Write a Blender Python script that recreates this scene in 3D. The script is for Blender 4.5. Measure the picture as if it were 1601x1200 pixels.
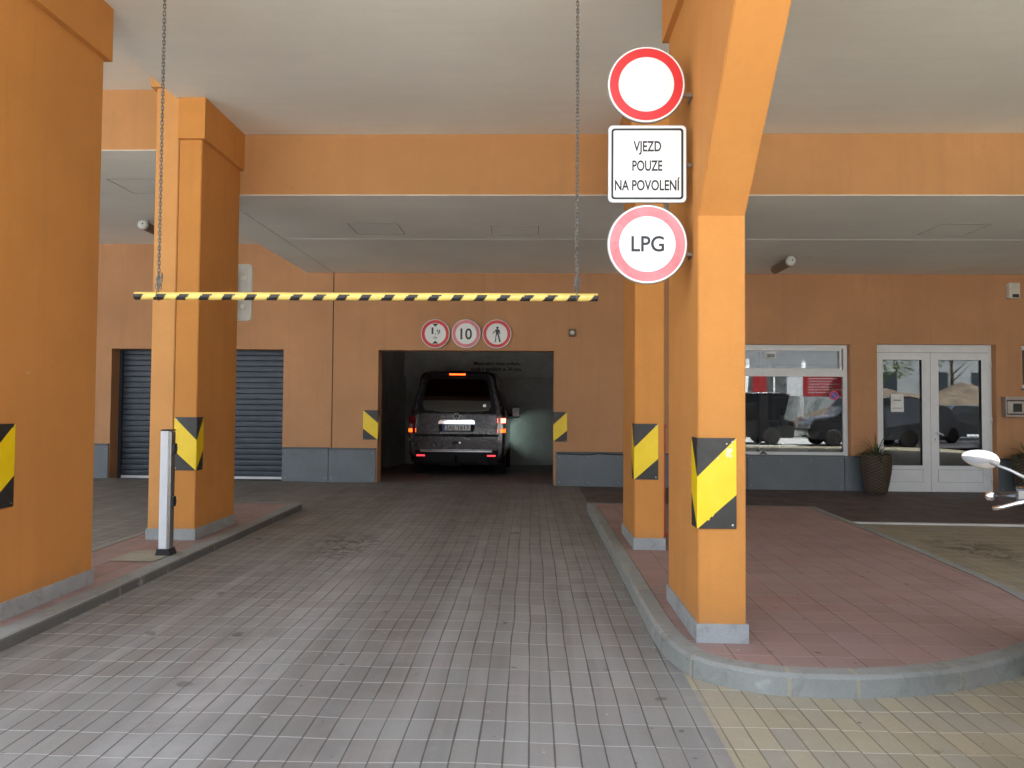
import bpy, bmesh, math, random
from mathutils import Vector, Matrix
random.seed(7)
C = bpy.context.scene.collection
for o in list(bpy.data.objects): bpy.data.objects.remove(o)
R = math.radians
# ------------------------------------------------------------------ camera, sky, sun, exposure
cam = bpy.data.cameras.new("camera"); co = bpy.data.objects.new("camera", cam); C.objects.link(co)
pit, yaw, rol = .0315, .0254, .0071
fw = Vector((-math.sin(yaw)*math.cos(pit), math.cos(yaw)*math.cos(pit), math.sin(pit)))
rt = Vector((math.cos(yaw), math.sin(yaw), 0)); up = rt.cross(fw)
r2 = rt*math.cos(rol)+up*math.sin(rol); u2 = -rt*math.sin(rol)+up*math.cos(rol)
m = Matrix((r2, u2, -fw)).transposed().to_4x4(); m.translation = Vector((0, 0, 1.33))
co.matrix_world = m
cam.sensor_width = 36; cam.lens = 1182.75/1601*36; cam.shift_y = -0.0039
cam.clip_start = .05; cam.clip_end = 2000
bpy.context.scene.camera = co
w = bpy.data.worlds.new("World"); bpy.context.scene.world = w; w.use_nodes = True
nt = w.node_tree; bg = nt.nodes["Background"]
sky = nt.nodes.new("ShaderNodeTexSky"); sky.sky_type = 'NISHITA'; sky.sun_disc = False
SUN_EL, SUN_AZ = R(64), R(42)          # azimuth from +Y towards +X; the building stands between the sun and the forecourt
sky.sun_elevation = SUN_EL; sky.sun_rotation = SUN_AZ
sky.air_density = 1.0; sky.dust_density = 3.0; sky.ozone_density = 1.0
hs = nt.nodes.new('ShaderNodeHueSaturation'); hs.inputs['Saturation'].default_value = .5; nt.links.new(sky.outputs[0], hs.inputs['Color']); nt.links.new(hs.outputs[0], bg.inputs[0]); bg.inputs[1].default_value = .15
sl = bpy.data.lights.new("sun", 'SUN'); sl.energy = 5.0; sl.angle = R(.5); sl.color = (1, .965, .91)
so = bpy.data.objects.new("sun", sl); C.objects.link(so)
sd = Vector((math.sin(SUN_AZ)*math.cos(SUN_EL), math.cos(SUN_AZ)*math.cos(SUN_EL), math.sin(SUN_EL)))
so.rotation_euler = sd.to_track_quat('Z', 'Y').to_euler()
vs = bpy.context.scene.view_settings
vs.view_transform = 'Standard'; vs.look = 'None'; vs.gamma = 1; vs.exposure = 2.5
cy = bpy.context.scene.cycles
cy.max_bounces = 12; cy.diffuse_bounces = 6; cy.glossy_bounces = 5; cy.transparent_max_bounces = 12

# ------------------------------------------------------------------ materials
class NB:
    def __init__(s, name):
        s.m = bpy.data.materials.new(name); s.m.use_nodes = True; s.t = s.m.node_tree
        s.b = s.t.nodes["Principled BSDF"]
    def n(s, typ, **k):
        x = s.t.nodes.new(typ)
        for a, v in k.items(): setattr(x, a, v)
        return x
    def set(s, sock, v):
        if hasattr(v, 'is_output') or isinstance(v, bpy.types.NodeSocket): s.t.links.new(v, sock)
        else: sock.default_value = v
    def math(s, op, a, b=0., c=0., clamp=False):
        x = s.n("ShaderNodeMath", operation=op, use_clamp=clamp); s.set(x.inputs[0], a); s.set(x.inputs[1], b); s.set(x.inputs[2], c); return x.outputs[0]
    def coord(s, which='Object'): return s.n("ShaderNodeTexCoord").outputs[which]
    def pos(s): return s.n("ShaderNodeNewGeometry").outputs['Position']
    def noise(s, scale, detail=3, rough=.5, vec=None, dist=0.):
        x = s.n("ShaderNodeTexNoise"); x.inputs['Scale'].default_value = scale; x.inputs['Detail'].default_value = detail
        x.inputs['Roughness'].default_value = rough; x.inputs['Distortion'].default_value = dist
        s.t.links.new(vec if vec is not None else s.pos(), x.inputs['Vector']); return x.outputs['Fac']
    def ramp(s, f, stops):
        x = s.n("ShaderNodeValToRGB"); s.set(x.inputs[0], f); el = x.color_ramp.elements
        while len(el) < len(stops): el.new(.5)
        for e, (p, c) in zip(el, stops): e.position = p; e.color = tuple(c)+(1,) if len(c) == 3 else c
        return x.outputs[0]
    def mix(s, f, a, b, mode='MIX'):
        x = s.n("ShaderNodeMix", data_type='RGBA', blend_type=mode)
        s.set(x.inputs[0], f); s.set(x.inputs[6], a if not isinstance(a, tuple) else tuple(a)+(1,) if len(a) == 3 else a)
        s.set(x.inputs[7], b if not isinstance(b, tuple) else tuple(b)+(1,) if len(b) == 3 else b); return x.outputs[2]
    def mapr(s, f, a, b, c=0., d=1.):
        x = s.n("ShaderNodeMapRange"); s.set(x.inputs[0], f)
        for i, v in zip((1, 2, 3, 4), (a, b, c, d)): x.inputs[i].default_value = v
        return x.outputs[0]
    def xyz(s, v):
        x = s.n("ShaderNodeSeparateXYZ"); s.t.links.new(v, x.inputs[0]); return x.outputs
    def comb(s, a, b, c=0.):
        x = s.n("ShaderNodeCombineXYZ")
        for i, v in enumerate((a, b, c)): s.set(x.inputs[i], v)
        return x.outputs[0]
    def bump(s, h, strength=.3, dist=.01, prev=None):
        x = s.n("ShaderNodeBump"); x.inputs['Strength'].default_value = strength; x.inputs['Distance'].default_value = dist
        s.t.links.new(h, x.inputs['Height'])
        if prev is not None: s.t.links.new(prev, x.inputs['Normal'])
        s.t.links.new(x.outputs[0], s.b.inputs['Normal']); return x.outputs[0]
    def fin(s, col=None, rough=None, metal=None):
        if col is not None: s.set(s.b.inputs['Base Color'], tuple(col)+(1,) if isinstance(col, tuple) and len(col) == 3 else col)
        if rough is not None: s.set(s.b.inputs['Roughness'], rough)
        if metal is not None: s.b.inputs['Metallic'].default_value = metal
        return s.m
M = {}
def plain(name, col, rough=.5, metal=0., var=.12, sc=9., emit=None, coat=0.):
    n = NB(name)
    f = n.noise(sc, 4, .6)
    lo = tuple(c*(1-var) for c in col); hi = tuple(min(1, c*(1+var)) for c in col)
    n.fin(n.ramp(f, [(.3, lo), (.7, hi)]), n.mapr(n.noise(sc*2.3, 3), .2, .8, max(.02, rough-.08), min(1, rough+.08)), metal)
    if emit:
        n.b.inputs['Emission Color'].default_value = tuple(emit[0])+(1,); n.b.inputs['Emission Strength'].default_value = emit[1]
    if coat: n.b.inputs['Coat Weight'].default_value = coat; n.b.inputs['Coat Roughness'].default_value = .04
    M[name] = n.m; return n.m
def stucco(name, col, streak=.5, grain=1.):
    n = NB(name); P = n.pos()
    big = n.noise(.9, 5, .6); fine = n.noise(34, 4, .7)
    x = n.xyz(P); sv = n.comb(n.math('MULTIPLY', x[0], 5.), n.math('MULTIPLY', x[1], 5.), n.math('MULTIPLY', x[2], .35))
    st = n.noise(1.6, 5, .62, sv)
    c = n.mix(n.mapr(big, .3, .7), tuple(v*.86 for v in col), tuple(v*1.08 for v in col))
    c = n.mix(n.mapr(n.noise(4.5, 5, .7), .35, .7, 0, .22), c, tuple(v*.78 for v in col))
    c = n.mix(n.mapr(st, .52, .78, 0, streak*.45), c, tuple(v*k for v, k in zip(col, (.62, .66, .8))))
    # small scuffs
    sp = n.mapr(n.noise(7.5, 2, .5), .74, .80, 0, .35)
    c = n.mix(sp, c, tuple(v*.55 for v in col))
    c = n.mix(n.mapr(fine, .3, .7, 0, .14), c, tuple(v*.72 for v in col))
    c = n.mix(n.mapr(n.noise(13, 2, .4), .80, .81, 0, .5), c, (.55, .45, .33))
    # splash dirt just above the paving
    low = n.mapr(n.math('ADD', x[2], n.math('MULTIPLY', n.noise(6, 4, .7), .25)), .18, .42, .38, 0)
    c = n.mix(low, c, (.16, .13, .10))
    hb = n.xyz(P); hv = n.comb(n.math('MULTIPLY', hb[0], 1.), n.math('MULTIPLY', hb[1], 1.), n.math('MULTIPLY', hb[2], 2.4))
    b = n.bump(n.noise(55, 4, .7, hv), .42*grain, .006)
    n.bump(n.noise(3.2, 3, .5), .16, .03, b)
    n.fin(c, .88); M[name] = n.m
stucco('orange_render', (.61, .258, .058), .7)
stucco('orange_pale', (.68, .33, .105))
stucco('terracotta_render', (.54, .278, .135), .8)
stucco('beam_render', (.54, .272, .105), .7)
def ceilmat(name, col, spots=False):
    n = NB(name); P = n.pos(); x = n.xyz(P)
    c = n.mix(n.mapr(n.noise(.7, 5, .6), .3, .7), tuple(v*.93 for v in col), tuple(v*1.05 for v in col))
    rol = n.noise(1.3, 4, .6, n.comb(n.math('MULTIPLY', x[0], .5), n.math('MULTIPLY', x[1], 7), 0))
    c = n.mix(n.mapr(rol, .45, .75, 0, .18), c, tuple(v*.8 for v in col))
    c = n.mix(n.mapr(n.noise(30, 4, .7), .35, .7, 0, .08), c, tuple(v*.7 for v in col))
    if spots:
        # flaking patches spread near the right tube lamp
        d = n.math('ADD', n.math('POWER', n.math('MULTIPLY', n.math('SUBTRACT', x[0], 4.2), .55), 2), n.math('POWER', n.math('MULTIPLY', n.math('SUBTRACT', x[1], 10.3), .8), 2))
        near = n.mapr(d, .3, 1.3, 1, 0)
        s = n.mapr(n.noise(3.1, 5, .8, n.comb(n.math('MULTIPLY', x[0], .9), n.math('MULTIPLY', x[1], 1.9), 0), dist=.6), .645, .67)
        c = n.mix(n.math('MULTIPLY', n.math('MULTIPLY', s, near), .6), c, (.12, .11, .09))
    n.bump(n.noise(60, 3, .6), .15, .004)
    M[name] = n.fin(c, .9)
ceilmat('ceiling_paint', (.80, .81, .745))
ceilmat('soffit_paint', (.85, .86, .80), True)
def paving(name, cols, bw, bl, joint_long, joint_cross, wob=.010, extra=None, jw=.0045, rough=.62):
    n = NB(name); P = n.pos(); x = n.xyz(P)
    wn = n.n("ShaderNodeTexNoise"); wn.inputs['Scale'].default_value = .9; wn.inputs['Detail'].default_value = 2
    n.t.links.new(P, wn.inputs['Vector']); wc = n.xyz(wn.outputs['Color'])
    X = n.math('ADD', x[0], n.math('MULTIPLY', n.math('SUBTRACT', wc[0], .5), wob*2.4))
    Y = n.math('ADD', x[1], n.math('MULTIPLY', n.math('SUBTRACT', wc[1], .5), wob*5))
    # per-column jitter of the cross joints, a few millimetres
    cx = n.math('FLOOR', n.math('DIVIDE', X, bw))
    w1 = n.n("ShaderNodeTexWhiteNoise", noise_dimensions='1D'); n.t.links.new(cx, w1.inputs['W'])
    Y = n.math('ADD', Y, n.math('MULTIPLY', w1.outputs[0], .012))
    cyy = n.math('FLOOR', n.math('DIVIDE', Y, bl))
    fx = n.math('FRACT', n.math('DIVIDE', X, bw)); fy = n.math('FRACT', n.math('DIVIDE', Y, bl))
    ex = n.math('MULTIPLY', n.math('SUBTRACT', .5, n.math('ABSOLUTE', n.math('SUBTRACT', fx, .5))), bw)
    ey = n.math('MULTIPLY', n.math('SUBTRACT', .5, n.math('ABSOLUTE', n.math('SUBTRACT', fy, .5))), bl)
    wnz = n.n("ShaderNodeTexWhiteNoise", noise_dimensions='2D'); n.t.links.new(n.comb(cx, cyy), wnz.inputs['Vector'])
    # joint widths vary from line to line
    jv = n.mapr(n.noise(2.2, 2, .5), .3, .7, .55, 1.5)
    jx = n.math('SUBTRACT', 1, n.math('DIVIDE', ex, n.math('MULTIPLY', jv, jw*.85), clamp=True)); jx = n.mapr(jx, 0, .55)
    jy = n.mapr(n.math('SUBTRACT', 1, n.math('DIVIDE', ey, n.math('MULTIPLY', jv, jw*1.1), clamp=True)), 0, .55)
    c = n.ramp(wnz.outputs[0], [(i/(len(cols)-1), k) for i, k in enumerate(cols)])
    c = n.mix(n.mapr(n.noise(1.1, 4, .6), .3, .7, 0, .30), c, tuple(v*.66 for v in cols[0]))
    c = n.mix(n.mapr(n.noise(140, 3, .7), .35, .7, 0, .30), c, tuple(v*.55 for v in cols[0]))
    c = n.mix(n.mapr(n.noise(9, 5, .7), .55, .8, 0, .35), c, tuple(min(1, v*1.35) for v in cols[-1]))
    # dark blots of gum and oil
    c = n.mix(n.mapr(n.noise(4.1, 2, .4), .73, .75, 0, .6), c, (.05, .048, .045))
    c = n.mix(n.mapr(n.noise(17, 1, .4), .765, .79, 0, .7), c, (.06, .058, .055))
    c = n.mix(n.mapr(n.noise(26, 1, .4), .80, .82, 0, .8), c, (.5, .5, .48))
    if extra: c = extra(n, x, c)
    c = n.mix(n.math('MULTIPLY', jy, .75), c, joint_cross)
    c = n.mix(n.math('MULTIPLY', jx, .88), c, joint_long)
    h = n.math('SUBTRACT', 1, n.math('MAXIMUM', jx, jy))
    h = n.math('ADD', h, n.math('MULTIPLY', wnz.outputs[0], .35))
    b = n.bump(h, .55, .004); n.bump(n.noise(160, 3, .7), .22, .002, b)
    M[name] = n.fin(c, n.mapr(n.noise(3, 4), .3, .7, rough-.08, rough+.12))
def road_extra(n, x, c):
    def band(x0, wd, k, col, amt):
        return n.math('MULTIPLY', n.mapr(n.math('ABSOLUTE', n.math('SUBTRACT', n.math('ADD', x[0], n.math('MULTIPLY', n.noise(.8, 2), .25)), x0+.12)), wd*.25, wd, 1, 0), amt)
    sk = n.noise(1., 3, .55, n.comb(n.math('MULTIPLY', x[0], 5.5), n.math('MULTIPLY', x[1], .16), 0))
    c = n.mix(n.mapr(sk, .5, .72, 0, .38), c, (.13, .122, .11))
    c = n.mix(n.mapr(sk, .5, .30, 0, .28), c, (.40, .40, .39))
    nz = n.mapr(n.noise(2.2, 4, .65), .3, .65)
    c = n.mix(n.math('MULTIPLY', band(-1.42, .34, 0, 0, .55), nz), c, (.42, .42, .41))
    c = n.mix(n.math('MULTIPLY', band(-.75, .3, 0, 0, .45), nz), c, (.15, .135, .12))
    c = n.mix(n.math('MULTIPLY', band(-2.45, .35, 0, 0, .45), nz), c, (.14, .12, .10))
    c = n.mix(n.math('MULTIPLY', band(.05, .4, 0, 0, .2), nz), c, (.38, .37, .35))
    # spilled oil in the lane
    d = n.math('ADD', n.math('POWER', n.math('ADD', x[0], 1.7), 2), n.math('POWER', n.math('MULTIPLY', n.math('SUBTRACT', x[1], 6.9), .55), 2))
    s = n.math('MULTIPLY', n.mapr(d, .02, .16, 1, 0), n.mapr(n.noise(11, 4, .7), .48, .56))
    c = n.mix(n.math('MULTIPLY', s, .7), c, (.035, .033, .03))
    # darker towards the garage mouth
    g = n.math('MULTIPLY', n.mapr(x[1], 7.2, 10.5, 0, .50), n.mapr(n.noise(1.6, 4, .6), .2, .6, .55, 1))
    return n.mix(g, c, (.085, .076, .072))
def yellow_extra(n, x, c):
    d = n.math('ADD', n.math('POWER', n.math('MULTIPLY', n.math('SUBTRACT', x[0], 4.2), 1.7), 2), n.math('POWER', n.math('MULTIPLY', n.math('SUBTRACT', x[1], 7.25), .9), 2))
    s = n.math('MULTIPLY', n.mapr(d, .05, .55, 1, 0), n.mapr(n.noise(6.5, 4, .7, dist=.8), .47, .53))
    c = n.mix(n.math('MULTIPLY', s, .85), c, (.028, .026, .022))
    g = n.mapr(x[1], 4.0, 6.0, 0, .35)
    return n.mix(g, c, (.16, .13, .085))
paving('grey_paving', [(.222, .222, .206), (.268, .252, .230), (.250, .254, .238), (.30, .302, .280), (.236, .240, .226), (.276, .260, .238)], .0985, .2,
       (.075, .07, .064), (.46, .45, .43), wob=.016, extra=road_extra)
paving('yellow_paving', [(.345, .305, .215), (.40, .355, .24), (.32, .30, .25), (.43, .375, .25), (.37, .335, .26)], .0985, .2,
       (.17, .145, .10), (.56, .53, .44), extra=yellow_extra)
paving('red_paving', [(.31, .205, .18), (.35, .228, .20), (.33, .235, .212), (.29, .195, .172)], .2, .2, (.10, .058, .05), (.46, .34, .31), wob=.006, jw=.0035)
paving('brown_paving', [(.085, .062, .055), (.115, .082, .07), (.10, .078, .07), (.125, .09, .078)], .0985, .2, (.035, .028, .025), (.13, .115, .10))
def concrete(name, col, rough=.85, dirt=.4):
    n = NB(name)
    c = n.mix(n.mapr(n.noise(2.6, 5, .65), .3, .7), tuple(v*.82 for v in col), tuple(v*1.12 for v in col))
    c = n.mix(n.mapr(n.noise(90, 3, .8), .3, .7, 0, .4), c, tuple(v*.6 for v in col))
    c = n.mix(n.mapr(n.noise(7, 5, .7, dist=1.), .52, .75, 0, dirt), c, (.11, .10, .085))
    c = n.mix(n.mapr(n.noise(5.2, 3, .6), .66, .78, 0, .5), c, (.50, .50, .47))
    n.bump(n.noise(70, 4, .7), .35, .004)
    M[name] = n.fin(c, rough)
concrete('kerb_concrete', (.29, .30, .275), .85, .55)
concrete('plinth_stone', (.35, .37, .365), .8, .5)
concrete('kerb_scuff_shade', (.13, .13, .12), .85, .5)  # tyre scuffs, with the shade of the side face put into the colour
concrete('forecourt_concrete', (.60, .60, .575), .85, .15)
concrete('garage_concrete', (.78, .78, .75), .85, .2)
concrete('garage_floor_concrete', (.20, .19, .18), .85, .4)
concrete('patch_concrete', (.36, .33, .25))
concrete('asphalt', (.055, .055, .055), .9, .2)
plain('dado_grey', (.135, .155, .172), .5, 0, .12, 3)
plain('cap_strip', (.07, .08, .085), .5)
plain('shutter_grey', (.036, .046, .062), .42, .25, .18, 5)
plain('frame_white', (.74, .76, .77), .38, 0, .04)
plain('sign_white', (.82, .82, .80), .35, 0, .03)
plain('sign_red', (.62, .028, .030), .33, 0, .08, 3)
plain('sign_red_sheen', (.70, .20, .22), .30, 0, .25, 4)  # red lightened to carry the sky's reflection on the ring
plain('sign_black', (.016, .018, .020), .4)
plain('sign_edge', (.30, .31, .31), .4, .6)
plain('steel', (.42, .42, .41), .35, .9)
plain('chain_steel', (.20, .19, .175), .45, .7, .3, 40)
plain('hazard_yellow', (.86, .60, .003), .35, 0, .05, 6)
plain('hazard_black', (.022, .021, .020), .42, 0, .3, 14)
plain('bar_yellow', (.80, .60, .16), .35, 0, .12, 8)
plain('paint_chip', (.75, .72, .45), .6)
plain('rubber', (.018, .018, .018), .75)
plain('black_plastic', (.02, .021, .024), .45)
plain('red_paint', (.50, .055, .02), .45)
plain('post_white', (.72, .75, .78), .35, 0, .05)
plain('panel_white', (.62, .64, .60), .5, 0, .1)
plain('lamp_body', (.16, .115, .085), .5, 0, .3, 20)
plain('alarm_ivory', (.60, .58, .50), .5)
plain('bronze', (.12, .09, .05), .4, .6)
plain('groove', (.025, .022, .02), .9)
plain('hatch_line', (.30, .30, .28), .9)
plain('paper', (.72, .74, .73), .7)
plain('paper_ink', (.25, .26, .27), .7)
plain('disc_blue', (.03, .09, .45), .4); plain('disc_red', (.7, .06, .08), .4)
plain('leaf_dark', (.040, .075, .028), .5, 0, .4, 20)
plain('leaf_dry', (.17, .12, .05), .6, 0, .4, 20)
plain('soil', (.05, .035, .025), .95)
plain('van_paint', (.028, .016, .022), .28, .1, .08, 4, coat=.45)
plain('van_black', (.010, .010, .011), .5)
plain('satin_silver', (.85, .85, .86), .35, .5, .03)
M['van_black'].node_tree.nodes['Principled BSDF'].inputs['Specular IOR Level'].default_value = .15
plain('chrome', (.82, .82, .84), .07, 1., .03)
plain('plate_white', (.78, .79, .78), .4); plain('plate_blue', (.02, .08, .42), .4)
plain('lamp_red_on', (.7, .02, .01), .2, emit=((1., .02, .008), 1.0))
plain('lamp_red_hot', (.9, .3, .25), .2, emit=((1., .10, .06), 2.6))
plain('lamp_amber_on', (.8, .25, .02), .2, emit=((1., .075, .006), .9))
plain('lamp_red_off', (.20, .012, .012), .15, coat=1.)
plain('lamp_clear', (.38, .34, .33), .15, coat=1.)
plain('reflector_red', (.75, .05, .07), .2, emit=((1., .05, .07), .35))
plain('shop_wall', (.12, .085, .06), .8, 0, .2, 2)
plain('shop_dark', (.03, .026, .024), .6)
plain('wood_dark', (.075, .035, .024), .45, 0, .3, 3)
plain('counter_beige', (.33, .30, .24), .5)
plain('moto_black', (.02, .02, .024), .2, coat=1.)
plain('moto_purple', (.16, .02, .10), .25, .4, coat=1.)
plain('car_blue', (.18, .30, .42), .2, .4, coat=1.); plain('car_dark', (.03, .032, .038), .2, .4, coat=1.); plain('car_silver', (.45, .47, .48), .22, .6, coat=1.)
plain('banner_red', (.40, .02, .025), .6, 0, .06); plain('banner_white', (.75, .77, .80), .6)
plain('far_white', (.72, .73, .72), .7, 0, .08, .5); plain('far_grey', (.30, .32, .33), .7, 0, .15, .6); plain('far_glass', (.03, .04, .05), .1)
plain('earth', (.15, .115, .08), .95, 0, .35, 1.6)
plain('bark', (.09, .065, .045), .9)
plain('crown_green', (.09, .15, .035), .7, 0, .5, .9)
plain('pebble', (.34, .30, .24), .9, 0, .5, 60)
def wicker():
    n = NB('wicker'); x = n.xyz(n.coord())
    a = n.math('ARCTAN2', x[1], x[0])
    u = n.math('MULTIPLY', a, 13.); v = n.math('MULTIPLY', x[2], 130.)
    wv = n.math('MULTIPLY', n.math('SINE', u), n.math('SINE', n.math('ADD', v, 0)))
    c = n.ramp(n.mapr(wv, -1, 1), [(.2, (.022, .015, .010)), (.8, (.13, .088, .055))])
    c = n.mix(n.mapr(n.noise(14, 4), .35, .7, 0, .5), c, (.05, .034, .022))
    n.bump(n.mapr(wv, -1, 1), .8, .008); M['wicker'] = n.fin(c, .7)
wicker()
def glass(name, refl, tint):
    m_ = bpy.data.materials.new(name); m_.use_nodes = True; t = m_.node_tree; t.nodes.clear()
    o = t.nodes.new("ShaderNodeOutputMaterial"); mx = t.nodes.new("ShaderNodeMixShader")
    tr = t.nodes.new("ShaderNodeBsdfTransparent"); gl = t.nodes.new("ShaderNodeBsdfGlossy")
    tr.inputs[0].default_value = tuple(tint)+(1,); gl.inputs['Roughness'].default_value = .003; gl.inputs[0].default_value = (.93, .97, 1, 1)
    fr = t.nodes.new("ShaderNodeFresnel"); fr.inputs[0].default_value = 1.5
    ad = t.nodes.new("ShaderNodeMath"); ad.operation = 'ADD'; ad.use_clamp = True; ad.inputs[1].default_value = refl
    nz = t.nodes.new("ShaderNodeTexNoise"); nz.inputs['Scale'].default_value = .9; nz.inputs['Detail'].default_value = 1
    bp = t.nodes.new("ShaderNodeBump"); bp.inputs['Strength'].default_value = .12; bp.inputs['Distance'].default_value = .012
    t.links.new(nz.outputs['Fac'], bp.inputs['Height']); t.links.new(bp.outputs[0], gl.inputs['Normal'])
    t.links.new(fr.outputs[0], ad.inputs[0]); t.links.new(ad.outputs[0], mx.inputs[0]); t.links.new(tr.outputs[0], mx.inputs[1]); t.links.new(gl.outputs[0], mx.inputs[2])
    t.links.new(mx.outputs[0], o.inputs[0]); M[name] = m_
glass('shop_glass', .035, (.72, .75, .75)); glass('car_glass', .06, (.06, .07, .07))

# ------------------------------------------------------------------ helpers
def g(x, y):                                   # the paving falls gently to the right and rises to the wall
    return -.0072*max(-8, min(10, x)) + .0036*max(-4, min(12.06, y))
def nbm(): return bmesh.new()
def box(bm, x0, x1, y0, y1, z0, z1, mi=0, bev=0.):
    v = [bm.verts.new(p) for p in ((x0,y0,z0),(x1,y0,z0),(x1,y1,z0),(x0,y1,z0),(x0,y0,z1),(x1,y0,z1),(x1,y1,z1),(x0,y1,z1))]
    fs = [bm.faces.new([v[i] for i in q]) for q in ((0,3,2,1),(4,5,6,7),(0,1,5,4),(1,2,6,5),(2,3,7,6),(3,0,4,7))]
    for f in fs: f.material_index = mi
    if bev > 0:
        es = list({e for f in fs for e in f.edges})
        r = bmesh.ops.bevel(bm, geom=es, offset=bev, segments=2, affect='EDGES', profile=.5)
        for f in r['faces']: f.material_index = mi
    return v
def prism(bm, pts, axis, a, b, mi=0):          # polygon pts (2D) extruded along axis from a to b
    def p3(p, t): return {'x': (t, p[0], p[1]), 'y': (p[0], t, p[1]), 'z': (p[0], p[1], t)}[axis]
    A = [bm.verts.new(p3(p, a)) for p in pts]; B = [bm.verts.new(p3(p, b)) for p in pts]; n = len(pts)
    fs = [bm.faces.new(A), bm.faces.new(B[::-1])]+[bm.faces.new((A[i], B[i], B[(i+1) % n], A[(i+1) % n])) for i in range(n)]
    for f in fs: f.material_index = mi
    bmesh.ops.recalc_face_normals(bm, faces=fs); return fs
def tube(bm, pts, rad, seg=12, mi=0, cap=True):
    pts = [Vector(p) for p in pts]; rs = rad if isinstance(rad, (list, tuple)) else [rad]*len(pts); rings = []
    for i, p in enumerate(pts):
        d = (pts[min(i+1, len(pts)-1)]-pts[max(i-1, 0)]).normalized()
        a = d.orthogonal().normalized() if i == 0 else (prev - d*prev.dot(d)).normalized()
        prev = a; b = d.cross(a)
        rings.append([bm.verts.new(p+(a*math.cos(2*math.pi*k/seg)+b*math.sin(2*math.pi*k/seg))*rs[i]) for k in range(seg)])
    fs = []
    for A, B in zip(rings, rings[1:]):
        for k in range(seg): fs.append(bm.faces.new((A[k], A[(k+1) % seg], B[(k+1) % seg], B[k])))
    if cap: fs += [bm.faces.new(rings[0][::-1]), bm.faces.new(rings[-1])]
    for f in fs: f.material_index = mi; f.smooth = True
    return fs
def lathe(bm, prof, c, seg=32, mi=0, axis='z'):
    rings = []
    for r, z in prof:
        ring = []
        for k in range(seg):
            a = 2*math.pi*k/seg; u, v = r*math.cos(a), r*math.sin(a)
            p = {'z': (u, v, z), 'y': (u, z, v), 'x': (z, u, v)}[axis]; ring.append(bm.verts.new((c[0]+p[0], c[1]+p[1], c[2]+p[2])))
        rings.append(ring)
    fs = []
    for A, B in zip(rings, rings[1:]):
        for k in range(seg): fs.append(bm.faces.new((A[k], A[(k+1) % seg], B[(k+1) % seg], B[k])))
    for f in fs: f.smooth = True; f.material_index = mi
    fs += [bm.faces.new(rings[0]), bm.faces.new(rings[-1])]
    for f in fs[-2:]: f.material_index = mi
    bmesh.ops.recalc_face_normals(bm, faces=fs); return fs
def origin(p):
    v = Vector((0, 0, 0))
    while p: v += p.location; p = p.parent
    return v
def obj(name, bm, mats, parent=None, base=None):
    me = bpy.data.meshes.new(name)
    if parent is None:
        if base is None:
            xs = [v.co for v in bm.verts]
            base = Vector(((min(p.x for p in xs)+max(p.x for p in xs))/2, (min(p.y for p in xs)+max(p.y for p in xs))/2, min(p.z for p in xs)))
        off = Vector(base)
    else: off = origin(parent)
    bmesh.ops.translate(bm, verts=bm.verts, vec=-off); bm.to_mesh(me); bm.free()
    o = bpy.data.objects.new(name, me); C.objects.link(o)
    for k in (mats if isinstance(mats, (list, tuple)) else [mats]): me.materials.append(M[k])
    if parent is None: o.location = off
    else: o.parent = parent
    return o
def tag(o, label=None, cat=None, group=None, kind=None):
    if label: o['label'] = label
    if cat: o['category'] = cat
    if group: o['group'] = group
    if kind: o['kind'] = kind
    return o
def thing(name, label, cat, loc, group=None):
    o = bpy.data.objects.new(name, None); C.objects.link(o); o.location = loc; o.empty_display_size = .2
    return tag(o, label, cat, group)
def text_bm(txt, size, cx, cz, y, width=None, xs=1., thick=.0012, bold=0.):
    cu = bpy.data.curves.new('t', 'FONT'); cu.body = txt; cu.size = size; cu.align_x = 'CENTER'; cu.extrude = thick; cu.resolution_u = 4; cu.offset = bold
    to = bpy.data.objects.new('t', cu); C.objects.link(to); bpy.context.view_layer.update()
    me = bpy.data.meshes.new_from_object(to.evaluated_get(bpy.context.evaluated_depsgraph_get()))
    bm = nbm(); bm.from_mesh(me); bpy.data.objects.remove(to); bpy.data.meshes.remove(me)
    x0 = min(v.co.x for v in bm.verts); x1 = max(v.co.x for v in bm.verts)
    y0 = min(v.co.y for v in bm.verts if True); 
    if width: xs = width/(x1-x0)
    for v in bm.verts:
        a, b, c = v.co; v.co = (cx+(a-(x0+x1)/2)*xs, y-c, cz+b)
    bmesh.ops.recalc_face_normals(bm, faces=bm.faces)
    return bm
def copy_tree(o, parent=None):
    c = o.copy(); C.objects.link(c); c.parent = parent
    for ch in list(o.children): copy_tree(ch, c)
    return c

# ------------------------------------------------------------------ levels read off the photograph
DW, ZS, DB, ZT = 12.061, 3.4226, 7.5356, 4.045
ZSL, ZTL = 3.884, 4.511
XJ, XE = -3.19, -3.618
HL, HR = .069, .10

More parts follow.
